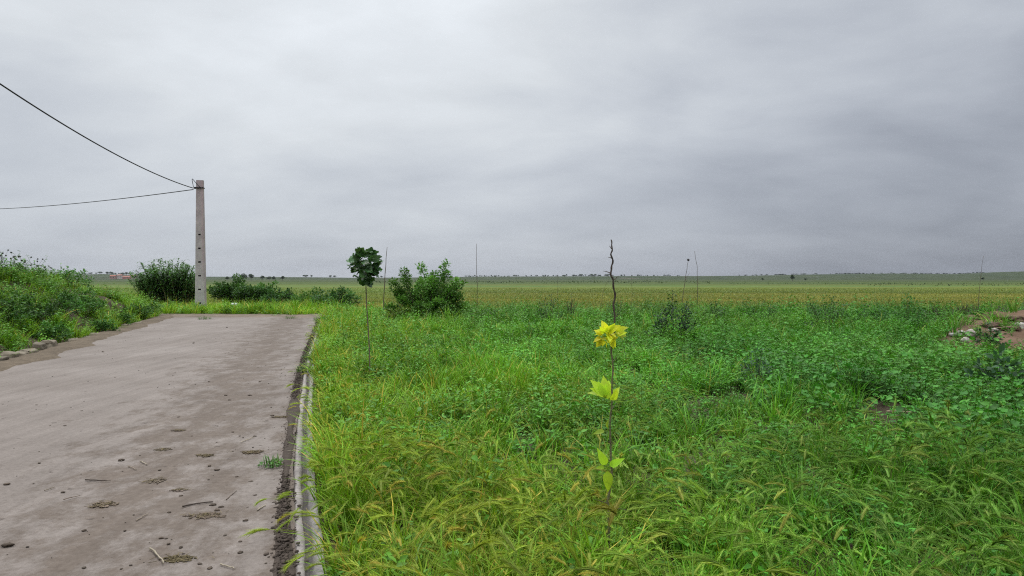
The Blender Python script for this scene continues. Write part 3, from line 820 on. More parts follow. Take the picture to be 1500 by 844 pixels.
for sx in (-1, 1):    # flanks
    v = []
    for z in zs:
        w_, d_ = hwid(z); v += [(sx * w_, -(d_ - .02), z), (sx * w_, d_ - .02, z)]
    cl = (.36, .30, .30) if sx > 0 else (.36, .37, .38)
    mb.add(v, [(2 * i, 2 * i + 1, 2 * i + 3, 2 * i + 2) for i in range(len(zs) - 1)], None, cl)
w_, d_ = hwid(Htot); box(mb, (-w_, -d_ + .02, Htot - .01), (w_, d_ - .02, Htot + .012), (.33, .31, .3))
mb.build('shaft', M_conc, pole, smooth=False)
mb = MB(); zt = Htot
box(mb, (-.17, -.13, zt - .36), (.17, .13, zt - .32), (.05, .05, .05)); box(mb, (-.26, -.05, zt - .38), (-.16, .05, zt - .30), (.04, .04, .04))
mb.build('clamp_band', M_black, pole, smooth=False)
mb = MB(); t = np.linspace(0, 1, 20)
lp = np.stack([-.24 - .12 * np.sin(PI * t * .9) + .36 * t ** 2, np.full(20, -.16), zt - .34 + .40 * np.sin(PI * t ** .8) - .02 * t], 1)
tube(mb, lp, .014, 5)
mb.build('jumper_wire', M_black, pole)

# cables
def cable(name, A, B, sag, label, rad=.017):
    A = np.asarray(A, float); B = np.asarray(B, float); t = np.linspace(0, 1, 60)
    P = A[None] * (1 - t)[:, None] + B[None] * t[:, None]; P[:, 2] -= sag * 4 * t * (1 - t)
    mb = MB(); tube(mb, P - A, rad, 6); return tag(mb.build(name, M_black, loc=A), label, 'cable', 'overhead cables')
pt = at(284, 276, 31.5)
B1 = at(-330, -170, 4.0)
# parabola through pixel (0,122)
cable('power_cable', pt, (-10.67, 1.5, 9.7), 1.21, 'thick black cable rising steeply from pole top to the upper left', .02)
cable('power_cable', at(284, 278, 31.6), (-64., 72., 9.2), .6, 'thin black cable running almost level left from pole top', .02)

# ------------------------------------------------------------------ saplings
def leaf_cluster(r, c, n, ln, spreadv, up, col, tmpl, mat, name, parent, lens=None):
    mb = MB(); P = np.repeat(np.asarray(c, float)[None], n, 0) + r.normal(0, .006, (n, 3))
    A = np.asarray(spreadv, float); Nn = np.asarray(up, float)
    scatter(mb, tmpl, P, A, Nn, ln, vary(col, n, r, .12, .06)); return mb.build(name, mat, parent)

# round-headed young tree by the road
ft = empty('young_tree', (0, 0, 0), 0, 1, 'young round headed tree with dark lobed leaves on a thin stem', 'tree')
fb = at(541, 568, 10.0); z0 = gz(fb[0], 10.0); ft.location = (fb[0], 10.0, z0)
r = np.random.default_rng(31)
topz = CZ - (392 - HY) / F * 10 - z0
mb = MB(); t = np.linspace(0, 1, 14)
pp = np.stack([-.045 * t + .01 * np.sin(6 * t), .01 * np.sin(5 * t), topz * t], 1)
tube(mb, pp, np.interp(t, [0, .8, 1], [.011, .008, .007]), 8, (.14, .11, .08))
hub = pp[-1]; ends = []
for i in range(11):
    d = rnd_dir(1, r, -.1, 1)[0]; e = hub + np.array([d[0] * .18, d[1] * .18, d[2] * .24 + .02]); s0 = hub + np.array([0, 0, -.18 + .3 * r.random()])
    tube(mb, [s0, (s0 + e) / 2 + np.array([0, 0, -.02]), e], [.006, .004, .0025], 5, (.10, .12, .06)); ends.append(e)
mb.build('trunk', M_bark, ft)
mb = MB(); n = 135; FIG = lobed(22, 5, .33, .14)
D = rnd_dir(n, r, -1, 1); cc = hub + np.array([0, 0, .02])
rad = r.uniform(.45, 1.0, n) ** .6
P = cc + D * rad[:, None] * np.array([.24, .24, .275]); P[:, 0] *= np.where(P[:, 2] < cc[2] - .1, .8, 1)
A = nrm(D + np.array([0, 0, -.5]) + r.normal(0, .45, (n, 3))); Nn = nrm(D + np.array([0, 0, .7]) + r.normal(0, .35, (n, 3)))
scatter(mb, FIG, P - A * .05, A, Nn, r.uniform(.08, .15, n), vary((.055, .125, .04), n, r, .45, .15))
mb.build('crown', M_glossleaf, ft)

# bare thorny sapling with yellow leaf clusters
bs = empty('bare_sapling', (0, 0, 0), 0, 1, 'bare thorny sapling stem with clusters of yellow leaves in front', 'sapling')
YS = 3.5; r = np.random.default_rng(33)
pxp = [(890, 868), (893, 800), (891, 740), (897, 690), (894, 640), (896, 590), (898, 545), (896, 505), (901, 478), (899, 450), (901, 430), (897, 408), (894, 400), (898, 385), (895, 372), (897, 362), (895, 351)]
Pw = np.array([at(a, b_, YS) for a, b_ in pxp]); base = Pw[0].copy(); base[2] = gz(base[0], YS) - .02
bs.location = base; Pl = Pw - base
dn_ = np.linspace(0, len(Pl) - 1, 70); Pd = np.stack([np.interp(dn_, np.arange(len(Pl)), Pl[:, c_]) for c_ in range(3)], 1)
Pd[:, 0] += .0025 * np.sin(dn_ * 5.3) ; Pd[:, 1] += .004 * np.sin(dn_ * 2.1)
mb = MB(); rr = np.interp(dn_, [0, 5, 8, 12, 16], [.0085, .0042, .0048, .0050, .003]) * (1 + .18 * np.sin(dn_ * 9.7))
tube(mb, Pd, rr, 7, np.array([[.13, .12, .06]]) * (1 - sstep(6, 9, dn_))[:, None] + np.array([[.06, .045, .036]]) * sstep(6, 9, dn_)[:, None]); mb.build('stem', M_bark, bs)
def lpt(px, py): return at(px, py, YS) - base
for (a, b_, c_, d_) in ((894, 400, 883, 397), (897, 379, 890, 377), (893, 740, 868, 733), (894, 705, 880, 697), (895, 745, 925, 748), (899, 468, 906, 462), (896, 365, 892, 360), (900, 410, 907, 404), (897, 600, 905, 592), (899, 530, 907, 520), (895, 650, 886, 645), (897, 560, 905, 566)):
    mb = MB(); A, B = lpt(a, b_), lpt(c_, d_); B = B + np.array([0, r.normal(0, .015), 0])
    tube(mb, [A, (A + B) / 2 + np.array([0, 0, .002]), B], [.0028, .0018, .0006], 5, (.075, .055, .04)); mb.build('thorn', M_bark, bs)
YC = (.62, .66, .035)
def cluster(cpx, cpy, dirs, lens, col, w=.3):
    c = lpt(cpx, cpy); n = len(dirs); mb = MB()
    A = nrm(np.array([(dx, dy, -dz) for dx, dz, dy in dirs])); A = nrm(A + r.normal(0, .18, A.shape)); Nn = nrm(np.array([(-.25 * dx, -1.0, .55 + .3 * abs(dx)) for dx, dz, dy in dirs]) + r.normal(0, .45, A.shape)); lens = np.asarray(lens) * r.uniform(.7, 1.15, n)
    for k_ in range(n): tube(mb, [c, c + A[k_] * .012, c + A[k_] * .022], .0011, 4, np.array(col) * .7, False)
    scatter(mb, ovate(8, w, .35, .35, .62), np.repeat(c[None], n, 0) + A * .018, A, Nn, lens, vary(col, n, r, .22, .07)); mb.build('leaf_cluster', M_yleaf, bs)
# (dx, dz(down positive), dy)
for (px_, py_, k_, dlo, dhi, ln_, cc_) in ((889, 490, 7, (-.6, -1.0), (.3, -.3), .075, YC), (886, 494, 8, (-1.0, -.5), (-.1, .7), .066, (.64, .62, .03)), (892, 497, 6, (-.6, -.3), (.6, .8), .056, (.58, .58, .035)), (892, 490, 5, (-.5, -.6), (.5, .4), .06, (.66, .66, .035)), (899, 490, 7, (.3, -.7), (1.0, .3), .062, (.58, .64, .04)), (903, 487, 4, (.6, -.5), (1.0, .2), .05, (.48, .6, .05))):
    cluster(px_, py_, [(r.uniform(dlo[0], dhi[0]), r.uniform(dlo[1], dhi[1]), r.uniform(-.8, .35)) for _ in range(k_)], [ln_ * .74 * r.uniform(.7, 1.25) for _ in range(k_)], cc_, .34)
cluster(888, 584, [(-.8, -.75, -.2), (-.3, -1, -.1), (-1, -.35, .1), (-.5, -.75, -.6), (-.1, -.9, .3)], [.105, .10, .10, .085, .08], (.42, .60, .035), .3)
cluster(893, 590, [(.15, -1, -.2), (.3, -.9, .2), (-.1, -.8, -.6)], [.11, .09, .08], (.45, .62, .035), .28)
cluster(891, 632, [(-.1, -1, -.3), (-.9, .0, -.3)], [.062, .06], (.32, .45, .04), .22)
cluster(890, 686, [(-.15, -1, -.2), (.0, 1, -.35), (.8, -.7, -.2), (-.9, -.25, -.1)], [.085, .095, .085, .06], (.36, .56, .035), .24)

# dry stems
def dry_stem(pxs_, Y, r0, label, head=None, col=(.11, .085, .06), cat='dry stalk', loops=()):
    Pw = np.array([at(a, b_, Y) for a, b_ in pxs_]); base = Pw[0].copy(); base[2] = gz(base[0], Y) - .02
    P = Pw - base; P[0] = 0
    o = empty('dry_stalk', base, 0, 1, label, cat)
    d = np.linspace(0, len(P) - 1, 24); Q = np.stack([np.interp(d, np.arange(len(P)), P[:, c_]) for c_ in range(3)], 1)
    Q[:, 0] += .002 * Y * .1 * np.sin(d * 7)
    mb = MB(); tube(mb, Q, np.linspace(r0, r0 * .45, 24), 5, col); mb.build('stem', M_bark, o)
    if head is not None:
        mb = MB(); t_ = Q[-1]; n = 40
        D = rnd_dir(n, rng, -.35, .9)
        scatter(mb, ovate(4, .16), np.repeat(t_[None], n, 0), D, rnd_dir(n), head * rng.uniform(.6, 1, n), vary((.035, .03, .03), n)); lump(mb, t_, (head * .55,) * 3, 3, .3, 2, (.04, .032, .03)); mb.build('seed_head', M_bark, o)
    for (a, b_, c_, d_) in loops:
        mb = MB(); tube(mb, [at(a, b_, Y) - base, (at(a, b_, Y) + at(c_, d_, Y)) / 2 - base, at(c_, d_, Y) - base], [r0 * .5, r0 * .4, r0 * .2], 4, col); mb.build('twig', M_bark, o)
    return o
dry_stem([(561, 470), (563, 420), (565, 390), (567, 362)], 25.5, 0.020, 'thick dry stalk leaning just right of the round young tree')
dry_stem([(699, 470), (699, 420), (698, 385), (698, 357)], 25.5, 0.013, 'straight dry stalk standing right of the leafy bush')
dry_stem([(996, 462), (1003, 415), (1006, 395), (1008, 381)], 25.5, 0.014, 'dry stalk topped by a dark round seed head', head=.075, loops=[(1003, 412, 1010, 400)])
dry_stem([(1022, 462), (1022, 420), (1021, 390), (1017, 368)], 25.5, 0.013, 'bare curved dry stalk right of the seed head stalk')
dry_stem([(1432, 470), (1435, 420), (1437, 400), (1440, 375)], 21, .008, 'faint thin dry stalk above the soil heap')
dry_stem([(816, 450), (817, 420), (816, 400)], 25.5, 0.006, 'short thin dry stalk left of the bare sapling', loops=[(817, 425, 826, 412)])
dry_stem([(877, 450), (884, 425), (890, 412)], 25.5, 0.007, 'low dry stalk leaning behind the bare sapling')
dry_stem([(924, 460), (926, 430), (925, 404)], 25.5, 0.007, 'short thin dry stalk right of the bare sapling', loops=[(926, 440, 932, 426)])

# ------------------------------------------------------------------ bushes
def bush(name, label, cat, cx, Y, w, h, nleaf, lsize, col, seed, zoff=0, tmpl=OV4, dep=.7, up=.3, spikes=6, mat=None, group=None, barky=(.09, .075, .05)):
    r = np.random.default_rng(seed)
    o = empty(name, (cx, Y, gz(cx, Y) - .05 + zoff), 0, 1, label, cat, group)
    mb = MB(); tips = []
    nb = max(14, int(w * 14))
    for i in range(nb):
        a = r.uniform(0, 2 * PI); q_ = math.sqrt(r.random())
        tx, ty = q_ * math.cos(a) * w / 2, q_ * math.sin(a) * w / 2 * dep
        tz = h * (1 - .55 * q_ ** 2) * r.uniform(.55, 1.0)
        if i < spikes: tz = h * r.uniform(.95, 1.12) * (1 - .4 * q_ ** 2)
        b0 = np.array([tx * .25, ty * .25, 0]); e = np.array([tx, ty, tz]); m_ = b0 * .5 + e * .5 + np.array([r.normal(0, .05) * w, 0, .08 * h])
        tt = np.linspace(0, 1, 7)[:, None]; Pq = b0 * (1 - tt) ** 2 + 2 * m_ * tt * (1 - tt) + e * tt ** 2
        tube(mb, Pq, np.linspace(.014, .003, 7) * (h / 1.5), 4, barky, False); tips.append(Pq)
    mb.build('stems', M_bark, o)
    mb = MB(); k = nleaf // nb; Ps, As, Cs = [], [], []
    for Pq in tips:
        f = 2 + 4 * r.random(k) ** .6; c_ = np.stack([np.interp(f, np.arange(7), Pq[:, j]) for j in range(3)], 1)
        sp_ = .15 * w ** .5 * (1 - .55 * (f - 2) / 4)
        d = rnd_dir(k, r, -.6, 1); Ps.append(c_ + d * (sp_ * r.random(k) ** .5)[:, None] * np.array([1.3, 1.3, 1]))
        As.append(nrm(d + np.array([0, 0, up]))); Cs.append(vary(np.asarray(col) * r.uniform(.65, 1.35), k, r, .25, .1))
    Ps = np.concatenate(Ps); As = np.concatenate(As); Ps[:, 2] = np.maximum(Ps[:, 2], .03)
    Nn = np.stack([r.normal(0, .5, len(Ps)), r.normal(0, .5, len(Ps)), np.ones(len(Ps))], 1)
    scatter(mb, tmpl, Ps, As, Nn, lsize * r.uniform(.55, 1.3, len(Ps)), np.concatenate(Cs)); mb.build('foliage', mat or M_leaf, o)
    return o
c = at(626, 445, 24); bush('leafy_bush', 'large green leafy bush at the back of the plot', 'bush', c[0], 24, 2.9, 2.15, 15000, .085, (.095, .215, .035), 51, spikes=9)
c = at(583, 445, 23); bush('small_shrub', 'small yellow green shrub tucked left of the leafy bush', 'shrub', c[0], 23, .9, .85, 700, .08, (.13, .2, .03), 52, spikes=2)
c = at(355, 448, 40); bush('low_bush', 'low dark spreading bush behind the pole', 'bush', c[0], 40, 4.6, 1.85, 12000, .12, (.055, .13, .028), 53, spikes=5)
c = at(408, 448, 39); bush('low_bush', 'smaller low bush at right end of the dark hedge-like bush', 'bush', c[0], 39, 2.6, 1.2, 2200, .12, (.05, .12, .03), 531, spikes=3)
c = at(490, 455, 33); bush('dark_bush', 'dark green bush beyond the road end beside the plot', 'bush', c[0], 33, 2.8, 1.45, 4200, .09, (.05, .125, .03), 54, spikes=3)
c = at(447, 455, 35); bush('green_shrub', 'light green low shrub at the road end', 'shrub', c[0], 35, 2.4, 1.0, 2200, .09, (.07, .16, .03), 55, spikes=3)
r0_ = np.random.default_rng(600)
for i_, (px_, Y_, w_, h_, lab_) in enumerate([(12, 16.2, 1.3, .9, 'leafy bank bush nearest the left edge of the picture'), (48, 17.6, 1.2, .8, 'rounded bank bush under the thistles'), (88, 19.5, 1.5, .8, 'spreading bank bush right of the thistles'), (72, 16.8, .9, .6, 'small bank bush low on the bank face'), (122, 21.5, 1.5, .85, 'bank bush above the bare brown earth face'), (150, 20.2, .8, .5, 'low bank bush beside the bare earth face'), (196, 26.5, 1.4, .6, 'bank bush right of the bare earth face'), (215, 28.5, 1.3, .6, 'last low bank bush before the cane clump'), (30, 21.5, 1.6, .65, 'tall bank bush on the crest behind the thistles'), (100, 25, 1.8, .8, 'bank bush on the far crest of the bank'), (178, 23.0, .9, .5, 'small bank bush at the foot of the earth face')]):
    bush('bank_bush', lab_, 'bush', (px_ - CX) / F * Y_, Y_, w_, h_, int(900 * w_), .07, np.array((.055, .135, .028)) * r0_.uniform(.75, 1.3), 610 + i_, spikes=3, group='bushes on the bank')
c = at(985, 480, 16.5); bush('dark_weed', 'dark bushy weed behind and right of the yellow leaves', 'weed', c[0], 16.5, 1.25, 1.2, 1500, .055, (.03, .065, .03), 56, spikes=4)
c = at(803, 450, 21); bush('dark_weed', 'dark feathery weed at the far plot edge left of the sapling', 'weed', c[0], 21, 1.0, 1.2, 700, .07, (.03, .06, .028), 57, tmpl=ovate(4, .12), spikes=3)
c = at(1110, 560, 9.5); bush('dark_weed', 'upright blue green weed spike standing amid the grass', 'weed', c[0], 9.5, .45, .68, 420, .05, (.04, .09, .05), 58, tmpl=ovate(4, .16), spikes=5)
c = at(1330, 460, 19.5); bush('green_weed', 'bright green weed clump left of the soil heap', 'weed', c[0], 19.5, 1.7, 1.05, 1700, .06, (.05, .14, .03), 59)
c = at(1448, 520, 14.5); bush('dark_weed', 'dark leafy weed in front of the soil heap', 'weed', c[0], 14.5, .7, .62, 500, .06, (.035, .09, .03), 60)
c = at(1476, 590, 8.6); bush('dark_weed', 'broad dark weed at right edge of the mallow', 'weed', c[0], 8.6, .8, .72, 520, .09, (.03, .075, .03), 61)
c = at(1215, 468, 20); bush('green_weed', 'tall weed clump with seed stalks midway along the far edge', 'weed', c[0], 20, 1.7, 1.1, 1300, .05, (.045, .10, .03), 62, spikes=6)

c = at(905, 460, 22); bush('dark_weed', 'dark thin weed standing behind the upper stem of the sapling', 'weed', c[0], 22, .7, 1.1, 380, .06, (.04, .08, .03), 63, tmpl=ovate(4, .14), spikes=4)
c = at(836, 460, 22.5); bush('dark_weed', 'narrow dark weed spike between the feathery weed and the sapling', 'weed', c[0], 22.5, .35, 1.25, 240, .06, (.035, .07, .03), 64, tmpl=ovate(4, .14), spikes=3)
c = at(1120, 462, 21.5); bush('green_weed', 'thin weed clump with seed stalks below the lone plain tree', 'weed', c[0], 21.5, 1.2, .95, 600, .05, (.05, .11, .03), 65, spikes=5)
c = at(1275, 462, 21); bush('green_weed', 'leafy weed clump between the two taller ones on the far edge', 'weed', c[0], 21, 1.7, .85, 1200, .06, (.045, .115, .03), 66, spikes=3)
c = at(1050, 462, 22); bush('green_weed', 'loose weed clump on the far edge right of the bare stalks', 'weed', c[0], 22, 1.5, .9, 700, .06, (.05, .11, .03), 67, spikes=4)
c = at(720, 460, 22.5); bush('green_weed', 'low weed clump on the far edge right of the leafy bush', 'weed', c[0], 22.5, 1.6, .75, 900, .06, (.055, .125, .03), 68, spikes=2)
# cane clump
def cane_clump(cx, Y, w, h, label, seed, n=150):
    r = np.random.default_rng(seed); o = empty('cane_clump', (cx, Y, gz(cx, Y) - .05), 0, 1, label, 'cane')
    ms, ml = MB(), MB()
    for i in range(n):
        a = r.uniform(0, 2 * PI); q_ = math.sqrt(r.random()); bx, by = q_ * math.cos(a) * w * .36, q_ * math.sin(a) * w * .28
        hh = h * (1 - .3 * q_ ** 2) * r.uniform(.6, 1.1); az = a + r.normal(0, .5); ln = .12 + .34 * q_ * r.random()
        P, side = bladepath(r, np.array([bx, by, 0]), hh, ln, az, 8, .5)
        tube(ms, P, np.linspace(.016, .005, 8), 4, np.array((.17, .15, .08)) * r.uniform(.5, 1.2), False)
        for j in range(28):
            f = 1.2 + 5.8 * (j / 28) ** .75; pt_ = np.array([np.interp(f, np.arange(8), P[:, c_]) for c_ in range(3)])
            la = az + r.uniform(0, 2 * PI); LL = r.uniform(.3, .6)
            t = np.linspace(0, 1, 5); dv = np.array([math.cos(la), math.sin(la), 0])
            Q = pt_ + dv * (LL * .75 * t)[:, None] + np.array([0, 0, 1.]) * (LL * (.75 * t - .75 * t ** 2))[:, None]
            ribbon(ml, Q, .03 * np.array([.6, 1, .9, .6, .05]) * r.uniform(.7, 1.2), np.array([-math.sin(la), math.cos(la), 0]), np.array((.06, .145, .03)) * r.uniform(.5, 1.4))
    ms.build('canes', M_bark, o); ml.build('foliage', M_leaf, o); return o
c = at(247, 450, 37); cane_clump(c[0], 37, 3.9, 2.55, 'tall cane clump with drooping leaves left of the pole', 71, 230)

# tall thistles on top of the bank
def thistle(r, h):
    ms, ml = MB(), MB(); P, side = bladepath(r, np.zeros(3), h, .12, r.uniform(0, 6), 8, .3)
    tube(ms, P, np.linspace(.010, .004, 8), 5, (.09, .10, .06)); heads = [P[-1]]
    for j in range(6):
        f = r.uniform(3.5, 6.8); p0 = np.array([np.interp(f, np.arange(8), P[:, c_]) for c_ in range(3)]); a = r.uniform(0, 6.28)
        e = p0 + np.array([math.cos(a) * .16, math.sin(a) * .16, r.uniform(.12, .3)]); tube(ms, [p0, (p0 + e) / 2 + np.array([0, 0, -.03]), e], [.004, .003, .002], 4, (.08, .09, .06)); heads.append(e)
    for hd in heads:
        lump(ml, hd, (.017, .017, .02), r.integers(90), .3, 1, (.06, .06, .07))
        D = rnd_dir(14, r, -.2, 1); scatter(ml, QL, np.repeat(hd[None], 14, 0), D, rnd_dir(14, r), .038, vary((.07, .08, .06), 14, r))
    n = 22; f = r.uniform(.5, 6, n); Pl_ = np.stack([np.interp(f, np.arange(8), P[:, c_]) for c_ in range(3)], 1); D = rnd_dir(n, r, .0, .6)
    scatter(ml, ovate(5, .14), Pl_, D, np.tile([0, 0, 1.], (n, 1)), r.uniform(.1, .22, n), vary((.05, .11, .04), n, r))
    return ms, ml
r = np.random.default_rng(77)
for (px, Y_, top_, lab) in ((5, 19, 374, 'tall thistle at the far left crest of the bank'), (24, 20, 376, 'thistle with the tallest head cluster on the bank crest'), (38, 21, 381, 'branching thistle on the bank crest, third from the left'), (50, 22, 388, 'shorter thistle on the bank crest right of the branching one'), (69, 23, 396, 'lowest thistle at the right end of the bank crest row'), (-14, 18.5, 378, 'thistle at the leftmost edge of the bank crest')):
    x_ = (px - CX) / F * Y_; zg = gz(x_, Y_); h_ = max(.6, CZ - (top_ - HY) / F * Y_ - zg)
    o = empty('thistle', (x_, Y_, zg - .02), 0, 1, lab, 'thistle', 'thistles on the bank'); ms, ml = thistle(r, h_); ms.build('stem', M_bark, o); ml.build('heads_and_leaves', M_leaf, o)

# ------------------------------------------------------------------ kerb stones, rocks, debris
r = np.random.default_rng(81)
for i, yk in enumerate([12.4, 12.85, 13.35, 13.85, 14.3, 14.9, 15.6, 16.3, 17.3, 18.2, 19.0, 20.1, 21.2, 22.6, 24.0]):
    mb = MB(); L_ = r.uniform(.26, .5); hh = r.uniform(.17, .28) * (1 if yk < 16 else .7)
    v, t = ico(3); v = np.sign(v) * np.abs(v) ** .42
    f = 1 + .42 * (fbm(v[:, 0] * 2 + i, v[:, 1] * 2 + v[:, 2] * 2, i + 200, 3) - .5) * 2
    w_ = v * f[:, None] * np.array([.13, L_ / 2, hh / 2]) + np.array([0, 0, hh / 2 - .07])
    g = r.uniform(.75, 1.15); mb.add(w_, None, t, np.array((.15, .125, .092)) * g)
    xk = float(xl(yk)) - .62 + r.normal(0, .05)
    o = mb.build('kerb_stone', M_stone, loc=(xk, yk, max(gz(xk, yk), -.02)))
    o.rotation_euler = (r.normal(0, .06), r.normal(0, .08), math.radians(17) + r.normal(0, .12))
    tag(o, 'crumbling squared stone in the kerb line below the bank', 'kerb stone', 'kerb stones under the bank')

def rock(px, py, Y, s, col, label, cat='stone', up=.0):
    mb = MB(); lump(mb, (0, 0, 0), s, int(px) % 83, .45, 3, col, 1.3)
    x_ = (px - CX) / F * Y; return tag(mb.build('stone', M_stone, loc=(x_, Y, gz(x_, Y) + s[2] * .55 + up)), label, cat, 'stones by the soil heap')
rock(1424, 490, 16.4, (.13, .11, .12), (.30, .26, .23), 'largest pale stone in front of the soil heap')
rock(1413, 496, 16.0, (.09, .08, .08), (.38, .34, .30), 'grey stone left of the largest pale stone')
rock(1408, 488, 16.6, (.12, .08, .07), (.36, .33, .29), 'pale stone at left of the stone group')
rock(1397, 490, 16.6, (.10, .08, .05), (.34, .33, .3), 'flat white stone at the left end of the stone group')
rock(1455, 492, 16.8, (.11, .08, .05), (.36, .32, .28), 'small white stone lying on the bare soil')
rock(1497, 486, 17.2, (.14, .12, .1), (.45, .4, .37), 'pale stone on the soil at the right edge')
rock(1432, 497, 15.9, (.07, .06, .07), (.12, .09, .07), 'small dark stone under the largest pale stone')
for k_, (px, py, Y_, s_) in enumerate([(1455, 480, 17.5, (.3, .22, .09)), (1490, 472, 18.3, (.4, .26, .10)), (1480, 484, 17.0, (.26, .2, .07))]):
    mb = MB(); lump(mb, (0, 0, 0), s_, 40 + k_, .7, 4, (.125, .085, .06), 1.8); x_ = (px - CX) / F * Y_
    tag(mb.build('soil_clod', M_soil, loc=(x_, Y_, gz(x_, Y_) + .03)), ['rounded clod on the left of the bare soil heap', 'large clod at the top of the bare soil heap', 'low clod at the foot of the bare soil heap'][k_], 'clod')
# dead brush at the back of the heap
def brush(cx, Y, w, h, label, seed, col=(.06, .042, .034), n=650):
    r = np.random.default_rng(seed); mb = MB(); o = empty('dead_brush', (cx, Y, gz(cx, Y)), 0, 1, label, 'brush')
    for i in range(n):
        b0 = np.array([r.uniform(-w / 2, w / 2), r.normal(0, .2), 0]); d = rnd_dir(1, r, .3, 1)[0]; l_ = h * r.uniform(.5, 1.15)
        tt = np.linspace(0, 1, 5)[:, None]; P = b0 + d * l_ * tt + r.normal(0, .03, (5, 3)) * tt
        tube(mb, P, np.linspace(.012, .003, 5), 3, np.array(col) * r.uniform(.6, 1.5), False)
    mb.build('twigs', M_bark, o); return o
c = at(1415, 455, 21.5); brush(c[0], 21.8, 1.9, .75, 'dark brown dead brush behind the soil heap', 91)
c = at(1478, 455, 22.3); brush(c[0], 22.6, 2.6, .75, 'grey purple dead brush along the right edge', 92, (.11, .085, .078), 900)
c = at(1371, 465, 20.3); brush(c[0], 20.4, .6, .6, 'pale broken twigs left of the dead brush', 93, (.24, .2, .15), 60)

# sticks
def stick(px1, py1, px2, py2, rad, col, label, name='stick', z=0, bend=.02, group=None):
    def g(px, py):
        Y_ = CZ / ((py - HY) / F); return np.array([(px - CX) / F * Y_, Y_, 0])
    A, B = g(px1, py1), g(px2, py2); c_ = (A + B) / 2; t = np.linspace(-.5, .5, 9)
    d = B - A; pr = np.array([-d[1], d[0], 0]); P = d[None] * t[:, None] + pr[None] * (bend * (1 - 4 * t ** 2))[:, None]; P[:, 2] += rad + .001 * rng.normal(0, 1, 9)
    mb = MB(); P[:, :2] += rng.normal(0, rad * .35, (9, 2)); rad = rad * .72; tube(mb, P, rad * np.linspace(1, .6, 9) * rng.uniform(.8, 1.2, 9), 6, col); return tag(mb.build(name, M_bark, loc=(c_[0], c_[1], z + .004)), label, 'stick', group or 'sticks on the road')
DK, PL = (.06, .045, .036), (.27, .23, .17)
stick(122, 706, 160, 708, .007, DK, 'straight dark stick lying across the middle of the road')
stick(218, 808, 237, 831, .008, PL, 'pale broken straw stick at the near end of the road')
stick(266, 746, 310, 739, .008, DK, 'bent dark twig on the muddy part of the road', bend=.12)
stick(375, 751, 388, 743, .007, PL, 'short pale chip near the gutter')
stick(352, 650, 372, 642, .006, (.3, .25, .18), 'thin pale twig far along the muddy strip')
stick(186, 685, 198, 691, .005, (.2, .16, .12), 'small grey twig in the middle of the road')
stick(203, 678, 213, 683, .006, PL, 'small pale chip in the middle of the road')
stick(197, 766, 214, 756, .005, (.2, .16, .12), 'thin twig slanting at the near middle of the road')
stick(320, 831, 340, 838, .006, PL, 'pale straw at the bottom of the picture on the road')
stick(90, 735, 114, 729, .005, (.16, .12, .09), 'faint brown twig on the left of the road')
stick(420, 663, 437, 661, .006, (.3, .26, .2), 'pale twig lying over the soil ridge')
stick(62, 722, 78, 716, .005, (.17, .14, .1), 'faint thin twig further left on the road')
stick(330, 735, 345, 722, .005, (.12, .09, .07), 'dark sliver on the mud beside the gutter')
stick(1300, 622, 1352, 624, .018, (.34, .27, .18), 'pale stick lying on the bare soil patch in the mallow', z=.12, group='stick in the plot')

# clods and dung crumbs on the road
cl = [(175, 676, .035), (7, 711, .03), (7, 802, .04), (52, 594, .02), (55, 680, .02), (90, 723, .02), (120, 780, .025), (263, 728, .02), (245, 753, .018), (234, 791, .02), (244, 800, .022), (262, 805, .02), (358, 765, .025), (350, 796, .018), (305, 684, .02), (340, 634, .022), (316, 690, .025), (366, 707, .02), (372, 728, .02), (310, 742, .03), (316, 750, .03), (322, 745, .025), (396, 598, .02), (398, 610, .03), (258, 631, .02), (332, 480, .05), (150, 516, .04), (283, 503, .04), (93, 625, .02), (305, 560, .03), (330, 580, .035), (335, 587, .03), (250, 585, .02), (118, 603, .02), (180, 780, .015), (290, 829, .02), (305, 836, .02), (350, 812, .02), (382, 662, .02), (345, 700, .02), (232, 690, .018), (280, 640, .018), (260, 612, .018), (350, 640, .02), (372, 640, .02), (365, 580, .03), (380, 560, .03)]
r = np.random.default_rng(99)
for i, (px, py, s_) in enumerate(cl):
    Y_ = CZ / ((py - HY) / F); x_ = (px - CX) / F * Y_; mb = MB(); g = r.uniform(.7, 1.3)
    s_ *= .62
    lump(mb, (0, 0, 0), (s_ * r.uniform(.8, 1.5), s_ * r.uniform(.6, 1.2), s_ * .45), i, .75, 2, np.array((.075, .058, .045)) * g, 1.6)
    tag(mb.build('clod', M_soil, loc=(x_, Y_, s_ * .3)), 'small dark clod of dry mud lying on the concrete road', 'clod', 'mud clods on the road')
